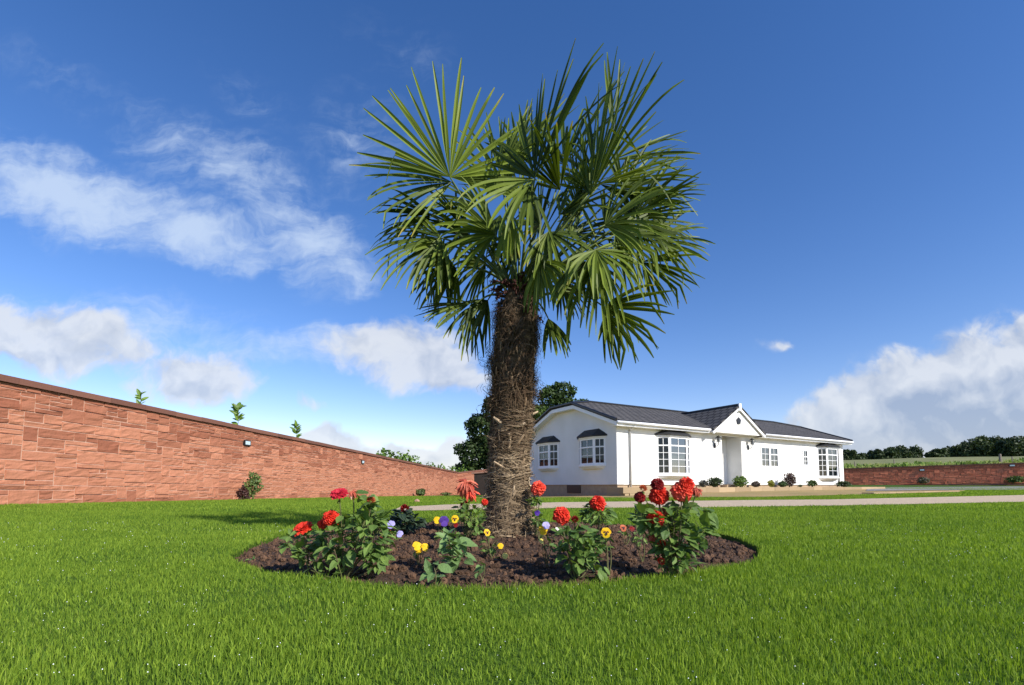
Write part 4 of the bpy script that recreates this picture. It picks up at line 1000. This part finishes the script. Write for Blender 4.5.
    mb = MB(); mb.prism([(pu0+.25, pv+.1, pz-.0), (pu1-.25, pv+.1, pz-.0), (pc, pv+.1, pa-.16)], (0, .12, 0)); mb.prism([(pu0+.22, pv+.1, pz-.1), (pu1-.22, pv+.1, pz-.1), (pu1-.22, pv+.1, pz-.004), (pu0+.22, pv+.1, pz-.004)], (0, .55, 0))
    ped = mb.build('entrance_gable', m_render, root)
    slope = (pa-pz)/(pc-pu0); vback = lambda z: (z-2.72)/.375-.35
    slab('roof', [(pu0, vback(pz)+.02, pz), (pu0, pv, pz), (pc, pv, pa), (pc, vback(pa)+.1, pa)], .07, m_roof_p, root)
    slab('roof', [(pu1, pv, pz), (pu1, vback(pz)+.02, pz), (pc, vback(pa)+.1, pa), (pc, pv, pa)], .07, m_roof_p, root)
    mb = MB()
    for s in (-1, 1):
        ue = pc+s*(pc-pu0); mb.prism([(ue, pv+.01, pz-.09), (pc, pv+.01, pa-.075), (pc, pv+.01, pa-.19), (ue-s*.05, pv+.01, pz-.19)], (0, .05, 0))
        mb.prism([(ue, pv+.06, pz-.10), (pc, pv+.06, pa-.10), (pc, pv+.06, pa-.115), (ue, pv+.06, pz-.115)], (0, .1, 0))
    mb.box((pc-.07, pv-.03, pa-.26), (pc+.07, pv+.03, pa+.06)); mb.build('bargeboard', m_upvc, root)
    mb = MB(); pts = [(pc+.15*math.sin(k*2*math.pi/5), pv+.06, 3.12+.16*math.cos(k*2*math.pi/5)) for k in range(5)]; mb.prism(pts, (0, .05, 0)); mb.build('vent', m_black, root)
    mb = MB(); mb.tube([(pc, pv+.08, pa+.02), (pc, vback(pa)+.1, pa+.02)], .05, 8); mb.build('ridge_tiles', m_black, root)
    # carriage lamps
    for u in (5.45, 7.72):
        mb = MB(); mb.box((u-.05, -.03, 1.95), (u+.05, 0, 2.15)); mb.tube([(u, -.02, 2.05), (u, -.12, 2.0), (u, -.20, 2.08), (u, -.20, 2.16)], .013, 6)
        mb.add([(u-.05, -.25, 2.16), (u+.05, -.25, 2.16), (u+.05, -.15, 2.16), (u-.05, -.15, 2.16), (u-.085, -.285, 2.36), (u+.085, -.285, 2.36), (u+.085, -.115, 2.36), (u-.085, -.115, 2.36), (u, -.2, 2.46)],
               [(0, 3, 2, 1), (4, 5, 8), (5, 6, 8), (6, 7, 8), (7, 4, 8)])
        for a, b in ((0, 4), (1, 5), (2, 6), (3, 7)):
            q = [(u-.05, -.25, 2.16), (u+.05, -.25, 2.16), (u+.05, -.15, 2.16), (u-.05, -.15, 2.16)][a], [(u-.085, -.285, 2.36), (u+.085, -.285, 2.36), (u+.085, -.115, 2.36), (u-.085, -.115, 2.36)][a]
            mb.tube(q, .008, 4)
        lm = mb.build('wall_lamp', m_black, root)
        g = MB(); g.box((u-.04, -.24, 2.18), (u+.04, -.16, 2.33)); g.build('lamp_glass', m_lglass, lm)
    return root
m_roof_p = m_roof; m_lglass = mat('dark_lamp_glass', (.10, .11, .12), rough=.2, spec=.6)
house()
def hw(u, v, z=0): c, s = math.cos(HR), math.sin(HR); return Vector((HA.x+u*c-v*s, HA.y+u*s+v*c, z))
def border():
    m = mat('sandstone_sleeper', (.44, .33, .20), (.30, .22, .13), scale=2.2, rough=.9, bump=.4, bscale=25, tint=True)
    t = thing('planter', 'low tan raised border running along the front of the white bungalow', 'planter', hw(0, -1.0), HR)
    mb = MB(); rd = random.Random(4)
    for c in range(2):
        u = -.35-.3*c
        while u < 17.0:
            w = rd.uniform(.7, 1.1); mb.box((u+.004, -.01*c+rd.uniform(0, .012), -.12+.21*c), (u+w-.004, .18, .085+.205*c), rd.random()); u += w
    mb.build('edging', m, t)
    mb = MB(); mb.box((-.55, .02, -.1), (-.37, .95, .29), .6); mb.build('edging', m, t); mb = MB(); mb.box((17.2, .02, -.1), (17.4, .95, .29), .4); mb.build('edging', m, t)
    mb = MB(); vs = []; n, k = 160, 10
    for i in range(n+1):
        for j in range(k+1):
            u, v = -.37+17.5*i/n, .17+.80*j/k; vs.append((u, v, .255+.05*noise.noise(Vector((u*3, v*3, 0)))))
    mb.add(vs, [(i*(k+1)+j, (i+1)*(k+1)+j, (i+1)*(k+1)+j+1, i*(k+1)+j+1) for i in range(n) for j in range(k)])
    mb.build('soil', m_sand, t)
border()
# low kerb carrying on right of the border
k0, k1 = G(874, 494.2), G(965, 491.6); kb = MB(); dk = (k1-k0); nk = Vector((-dk.y, dk.x, 0)).normalized()
kk = 14
for i in range(kk):
    a, b = k0+dk*(i/kk), k0+dk*((i+.985)/kk); kb.prism([a, b, b+nk*.35, a+nk*.35], (0, 0, .05), random.random())
tag(kb.build('kerb', mat('sandy_kerb', (.42, .31, .18), (.28, .21, .11), tint=True, rough=.9)), kind='structure')

# ------------------------------------------------------------------ shrubs, saplings, trees
def leaf_cloud(mb, c, rad, n, L, shape=None, tint0=0, shell=.55, mode='quad', flat=.0):
    c = Vector(c)
    for _ in range(n):
        v = rvec(); q = random.uniform(shell, 1)**.7; bump = 1+.22*noise.noise(v*2.3+c)
        p = c+Vector((v.x*rad[0], v.y*rad[1], v.z*rad[2]))*q*bump
        d = (v*.4+rvec()).normalized(); nn = (v+rvec()*.9+Vector((0, 0, .3))).normalized(); l = L*random.uniform(.6, 1.3)
        s = d.cross(nn)
        if s.length < .01: continue
        s.normalize(); d2 = d*l*.5; s2 = s*l*.32
        t = min(1, max(0, random.random()*.8+tint0))
        mb.add([p-d2, p-d2*.1+s2, p+d2, p-d2*.1-s2], [(0, 1, 2, 3)], t)
def shrub(label, px, py_bot, w_px, h_px, c1, c2, v=-.55, grp='shrubs along the front of the house', twigs=True, on_house=True, Y=None, n=260, L=.09, name='shrub', cat='shrub', base=None):
    if base is None:
        # base on the raised border in front of the house
        a = (px-512)/F; u = 0
        c, s = math.cos(HR), math.sin(HR)
        u = (a*(HA.y+v*c)-(HA.x-v*s))/(c-a*s); base = hw(u, v, .27)
    sc = base.y/F; w, h = w_px*sc, h_px*sc
    t = thing(name, label, cat, base, group=grp)
    m = mat('shrub_leaf', c1, c2, scale=8, rough=.6, tint=True, trans=.15)
    mb = MB(); leaf_cloud(mb, (0, 0, h*.55), (w/2, w/2, h*.48), n, L, shell=.25); leaf_cloud(mb, (w*.12, 0, h*.75), (w*.28, w*.3, h*.3), n//4, L, shell=.3)
    mb.build('foliage', m, t)
    mb = MB()
    for k in range(5): mb.tube([(0, 0, -.03), (random.uniform(-.3, .3)*w, random.uniform(-.3, .3)*w, h*.6)], [.012, .006], 5)
    mb.build('stem', m_stem, t)
g1, g2 = (.10, .16, .04), (.035, .065, .018)
shrub('small greyish shrub, first one right of the nearer bay window', 703, 486, 9, 7, (.16, .17, .15), (.07, .07, .07))
shrub('round dark green shrub left of the porch', 714, 487, 15, 10, (.055, .09, .03), (.02, .035, .014), n=500)
shrub('bright green spreading shrub in front of the porch', 740, 487, 14, 11, (.16, .26, .05), (.06, .11, .02), n=500)
shrub('small reddish grey shrub right of the porch', 755, 487, 9, 6, (.15, .12, .10), (.06, .045, .04))
shrub('small yellow green ball shrub beneath the double window', 770.5, 487, 6, 7, (.40, .38, .06), (.20, .22, .04))
shrub('low dark green shrub at the foot of the tall purple one', 782, 487, 9, 6, (.07, .12, .035), (.025, .045, .015))
shrub('tall purplish brown shrub, largest below the small window', 789, 487, 13, 14, (.14, .09, .08), (.05, .03, .03), n=520)
shrub('neat green shrub between the purple one and the far bay window', 811.5, 486, 10, 7, (.08, .14, .03), (.03, .055, .015))
shrub('flat dark shrub beneath the far bay window at the house corner', 843, 486, 14, 6, (.07, .11, .04), (.025, .045, .018), n=380)
shrub('tiny grey green tuft left of the neat green shrub', 799.5, 487, 4, 3, (.14, .16, .08), (.06, .08, .04), n=90, L=.05)
def wall_base_pt(px, out):
    a = (px-512)/F; o = Vector((A0.x, A0.y, 0))+nrmL*out; d = Vector((dd.x, dd.y, 0))
    k = (a*o.y-o.x)/(d.x-a*d.y); p = o+d*k; p.z = float(gz(p.x, p.y)); return p
shrub('upright green shrub with pale leaves at the foot of the left wall', 254, 0, 17, 27, (.17, .24, .06), (.06, .10, .03), base=wall_base_pt(254, .5), n=300, L=.10, grp='shrubs at the foot of the left wall')
shrub('low dark red leaved shrub at the foot of the left wall', 243, 0, 11, 12, (.10, .035, .03), (.04, .018, .014), base=wall_base_pt(243, .65), n=320, L=.07, grp='shrubs at the foot of the left wall')
shrub('tiny far weed at the base of the left wall, nearer one', 422, 0, 11, 7, (.14, .20, .06), (.06, .09, .03), base=wall_base_pt(421, .6), n=160, L=.2, grp='weeds at the foot of the left wall', name='weed', cat='weed')
shrub('low tiny weed at the far end of the left wall', 447, 0, 12, 3, (.16, .20, .07), (.07, .09, .03), base=wall_base_pt(446, .6), n=120, L=.2, grp='weeds at the foot of the left wall', name='weed', cat='weed')
def on_back(px, out=.6):
    n = Vector(((Cb1-Cb0).y, -(Cb1-Cb0).x, 0)).normalized(); a = (px-512)/F; o = Cb0+n*out; d = (Cb1-Cb0); k = (a*o.y-o.x)/(d.x-a*d.y); return o+d*k
shrub('small pale shrub against the middle of the dark red back wall', 922, 0, 11, 7, (.17, .17, .10), (.08, .07, .05), base=on_back(922), n=200, L=.22, grp='shrubs at the foot of the back wall')
shrub('wide low green shrub against the right end of the back wall', 1015, 0, 16, 7, (.12, .20, .05), (.05, .08, .02), base=on_back(1014), n=260, L=.22, grp='shrubs at the foot of the back wall')

def sapling(label, px, pys, w_px, back=.8, nl=16, big=.11, grp='saplings behind the left wall'):
    b = wall_base_pt(px, -back); b.z = float(gz(b.x, b.y)); top = P(px, pys, b.y); h = top.z-b.z
    t = thing('sapling', label, 'sapling', b, group=grp); mb = MB(); mb.tube([(0, 0, 0), (.03, 0, h*.5), (0, 0, h)], [.02, .014, .006], 6); mb.build('stem', m_stem, t)
    mb = MB(); w = w_px/F*b.y
    for k in range(nl*2):
        z = h*(.40+.6*random.random()) if k < nl else h-random.random()*.45; th = random.random()*6.28
        d = Vector((math.cos(th), math.sin(th)*.6, random.uniform(.4, 1.3))); L = min(big*b.y/8*1.0, .28)*random.uniform(.7, 1.2)
        leaf(mb, (0, 0, z), d, Vector((random.uniform(-.5, .5), -.7, .7)), L if L < w*.9 else w*.9, L*.42, tint=random.random(), curl=.4)
    mb.build('foliage', m_sap, t)
m_sap = mat('sapling_leaf', (.21, .33, .05), (.08, .15, .03), rough=.45, tint=True, trans=.3, spec=.4)
sapling('sprig with a few glossy leaves over the wall, furthest left', 137, 393, 24, nl=12, big=.13)
sapling('upright leafy sprig over the wall above the first wall light', 236, 408, 18, nl=22, big=.15)
sapling('small leafy sprig over the wall between the two wall lights', 295, 426, 13, nl=20, big=.15)
def hedge():
    t = thing('hedge', 'uneven bright green laurel hedge showing over the far part of the left wall', 'hedge', wall_base_pt(400, -1)); mb = MB(); b0 = t.location
    for px, py, r in ((379, 452, .55), (388, 447, .75), (399, 451, .7), (407, 450, .5), (415, 455, .7), (430, 461, .6), (441, 463, .8), (452, 464, .7), (463, 466, .9), (470, 467, .8)):
        b = wall_base_pt(px, -1.1); top = P(px, py, b.y)
        leaf_cloud(mb, Vector((b.x, b.y, (top.z+b.z)/2))-b0, (r, r*.8, (top.z-b.z)/2), int(420*r), .3, shell=.6)
    mb.build('foliage', m_sap, t)
    mb = MB()
    for px in (382, 399, 416, 432, 446, 462): b = wall_base_pt(px, -1.1)-b0; mb.tube([b, b+Vector((0, 0, 2))], [.06, .03], 5)
    mb.build('stem', m_stem, t)
hedge()
def rock(px, py, w, label):
    b = G(px, py); m = m_rock; mb = MB(); s = w/F*b.y
    ico = [(0,0,-1),(.72,-.53,-.45),(-.28,-.85,-.45),(-.89,0,-.45),(-.28,.85,-.45),(.72,.53,-.45),(.28,-.85,.45),(-.72,-.53,.45),(-.72,.53,.45),(.28,.85,.45),(.89,0,.45),(0,0,1)]
    icf = [(0,1,2),(1,0,5),(0,2,3),(0,3,4),(0,4,5),(1,5,10),(2,1,6),(3,2,7),(4,3,8),(5,4,9),(1,10,6),(2,6,7),(3,7,8),(4,8,9),(5,9,10),(6,10,11),(7,6,11),(8,7,11),(9,8,11),(10,9,11)]
    mb.add([(v[0]*s*random.uniform(.8, 1.1)*.5, v[1]*s*.4, max(-.03, v[2]*s*.40+s*.12)) for v in ico], icf)
    o = mb.build('rock', m); o.location = b; tag(o, label, 'rock')
m_rock = mat('pink_stone', (.50, .30, .22), (.36, .20, .15), scale=6, rough=.9, bump=.4)
rock(417, 502.5, 7, 'pinkish boulder on the grass edge left of the palm')

def tree(label, px, py_top, py_bot, w_px, Y, lumps, c1, c2, n, L, name='broadleaf_tree', grp=None, zbase=None, seed=1):
    random.seed(seed)
    base = P(px, py_bot, Y)
    if zbase is not None: base.z = zbase
    t = thing(name, label, 'tree', base, group=grp); top = P(px, py_top, Y).z-base.z; w = w_px/F*Y
    m = mat('tree_leaf', c1, c2, scale=1.2, rough=.6, tint=True, trans=.15); mb = MB(); st = MB(); tr = top*.5
    st.tube([(0, 0, -.3), (.1, 0, top*.3), (0, .1, top*.75)], [w*.045, w*.032, w*.012], 8)
    tot = sum(l[3]**2 for l in lumps)
    for (lx, ly, lz, lr) in lumps:
        c = Vector((lx*w/2, ly*w/2, lz*top)); r = lr*w/2; k = int(n*lr*lr/tot)
        leaf_cloud(mb, c, (r, r, min(r, top*.45)), k, L, shell=.5, tint0=random.uniform(-.12, .12))
        for j in range(3):
            v = rvec(); leaf_cloud(mb, c+Vector((v.x*r, v.y*r, abs(v.z)*r*.8)), (r*.4, r*.4, r*.35), k//9, L, shell=.3, tint0=random.uniform(-.1, .15))
        st.tube([(0, 0, top*.3), c], [w*.02, w*.006], 5)
    mb.build('crown', m, t); st.build('trunk', m_bark, t)
    return t
m_bark = mat('bark', (.12, .09, .065), (.07, .05, .04), rough=.95)
gt = 'trees behind the house'
tree('dark broadleaf tree behind the palm trunk, left of the house', 494, 388, 492, 84, 62,
     [(-.45, 0, .35, .42), (-.25, 0, .58, .42), (.1, 0, .75, .45), (.45, 0, .6, .5), (.1, .1, .4, .6), (-.6, 0, .18, .3), (.3, -.2, .3, .5)], (.06, .10, .022), (.016, .032, .008), 16000, .42, grp=gt, seed=5)
tree('dark broadleaf tree rising above the left end of the house roof', 558, 380, 490, 84, 66,
     [(-.1, 0, .80, .36), (.15, 0, .88, .28), (-.4, 0, .62, .42), (.4, 0, .68, .4), (0, 0, .45, .7), (.6, 0, .74, .22)], (.07, .12, .024), (.02, .04, .010), 11000, .42, grp=gt, seed=8)
tree('lighter green tree just left of the house gable', 540, 392, 490, 56, 52,
     [(0, 0, .72, .5), (-.4, 0, .5, .5), (.4, 0, .6, .5), (0, 0, .35, .7)], (.13, .20, .035), (.05, .085, .018), 8000, .34, grp=gt, seed=9)
tree('small tree top peeping over the roof ridge', 590, 398, 488, 26, 70, [(0, 0, .88, .5), (-.4, 0, .8, .4), (.3, 0, .75, .5), (0, 0, .5, .8)], (.08, .13, .03), (.03, .05, .014), 4000, .4, grp=gt, seed=10)

# field behind the back wall
def field():
    m = mat('rough_field_grass', (.25, .25, .10), (.13, .15, .05), scale=.35, rough=.95, bump=.6, bscale=6)
    d = (Cb1-Cb0); d.z = 0; d.normalize(); n = Vector((-d.y, d.x, 0)); vs = []
    S = [-60+4*i for i in range(60)]; Q = [.38, 1, 2, 4, 8, 14, 22, 32, 45, 60, 80, 110, 160, 260]
    H0_ = lambda s: (Ct0.z+(Ct1.z-Ct0.z)*max(-.3, min(1.5, s/(Cb1-Cb0).length)))-.15
    for s in S:
        for q in Q:
            p = Vector((Cb0.x, Cb0.y, 0))+d*s+n*q; up = (4.3-.022*s)*sstep(q, 0, 75)-2.0*max(0, q-90)/60+.25*noise.noise(Vector((p.x*.1, p.y*.1, 0)))*min(1, q/8)
            vs.append((p.x, p.y, H0_(s)+up))
    k = len(Q); mb = MB(); mb.add(vs, [(i*k+j, (i+1)*k+j, (i+1)*k+j+1, i*k+j+1) for i in range(len(S)-1) for j in range(k-1)])
    tag(mb.build('field', m, smooth=True), kind='structure')
    def fz(x, y):
        r = Vector((x-Cb0.x, y-Cb0.y, 0)); s, q = r.dot(d), r.dot(n); return H0_(s)+(4.3-.022*s)*sstep(q, 0, 75)-2.0*max(0, q-90)/60
    # rough grass and weeds
    mb = MB(); random.seed(21)
    for k in range(7000):
        s = random.uniform(-6, 60); q = .5+30*random.random()**2.2; p = Vector((Cb0.x, Cb0.y, 0))+d*s+n*q; z = float(fz(p.x, p.y)); h = random.uniform(.15, .42)
        lush = noise.noise(Vector((s*.22, q*.3, 5))) > .08
        if lush: h *= 1.5
        for j in range(2):
            a = Vector((random.uniform(-.2, .2), random.uniform(-.2, .2), 0)); w = Vector((random.uniform(-.06, .06), random.uniform(-.06, .06), 0))*(2.6 if lush else 1)
            mb.add([p+a+Vector((0, 0, z-.05))-w, p+a+Vector((0, 0, z-.05))+w, p+a+w*.9+Vector((random.uniform(-.1, .1), 0, z+h*.7)), p+a*1.5+Vector((random.uniform(-.2, .2), 0, z+h))], [(0, 1, 2, 3)], random.uniform(.0, .5) if lush else random.uniform(.4, 1))
    tag(mb.build('field_weeds', mat('weed_leaf', (.30, .30, .10), (.10, .22, .03), tint=True, rough=.8, trans=.2)), 'rough grass and weeds along the field edge above the back wall', 'weeds', kind='stuff')
    # fence posts
    mp = mat('weathered_post', (.26, .22, .18), (.18, .15, .12), rough=.9)
    for i, (px, h, q, lab) in enumerate(((1001, 1.25, 4, 'thick weathered fence post above the wall at the right edge'), (894.5, 1.15, 6, 'thin fence post above the wall between the two tree groups'), (855, 1.1, 6, 'fence post just right of the house corner'), (1013, 1.0, 9, 'thin post beside the thick post at the right edge'))):
        a = (px-512)/F; o = Vector((Cb0.x, Cb0.y, 0))+n*q; kx = (a*o.y-o.x)/(d.x-a*d.y); p = o+d*kx; z = float(fz(p.x, p.y))
        mb = MB(); r = .12 if i == 0 else .06; mb.tube([(0, 0, -.2), (0, 0, h*.95), (0, 0, h)], [r, r*.95, r*.6], 7); o_ = mb.build('fence_post', mp); o_.location = (p.x, p.y, z); tag(o_, lab, 'fence post', 'fence posts in the field')
    return fz
fz = field()
def far_trees():
    random.seed(31); g = 'distant trees beyond the field'
    L4 = [(0, 0, .62, .75), (-.5, 0, .5, .55), (.5, 0, .52, .55), (0, -.2, .35, .8)]
    spec = [(852, 455, 22, 'leftmost distant tree at the house corner'), (868, 455, 20, 'second distant tree from the house corner'), (883, 452.5, 24, 'taller distant tree right of the house'),
            (903, 449.5, 32, 'broad rounded distant tree left of the sky gap'), (938, 450, 18, 'small rounded distant tree right of the sky gap'), (956, 447, 30, 'distant tree second right of the sky gap'),
            (976, 440.5, 36, 'tallest left tree of the distant right wood'), (998, 439.5, 36, 'broad tree of the distant right wood near the thick post'), (1018, 438, 34, 'distant tree at the right edge of the photo'), (1040, 436, 36, 'distant tree beyond the right edge'),
            (946, 455, 26, 'low bushy distant tree before the right wood'), (988, 447, 36, 'low tree in front of the distant right wood')]
    for i, (px, pt, w, lab) in enumerate(spec):
        if i == 9: continue
        Y = 118+random.uniform(-6, 10); b = P(px, 462, Y); zb = float(fz(b.x, b.y))
        tree(lab, px, pt, 462, w, Y, L4, (.06, .095, .026), (.022, .038, .013), 5500, .62, grp=g, zbase=zb-.5, seed=40+i)
    random.seed(77)
far_trees()
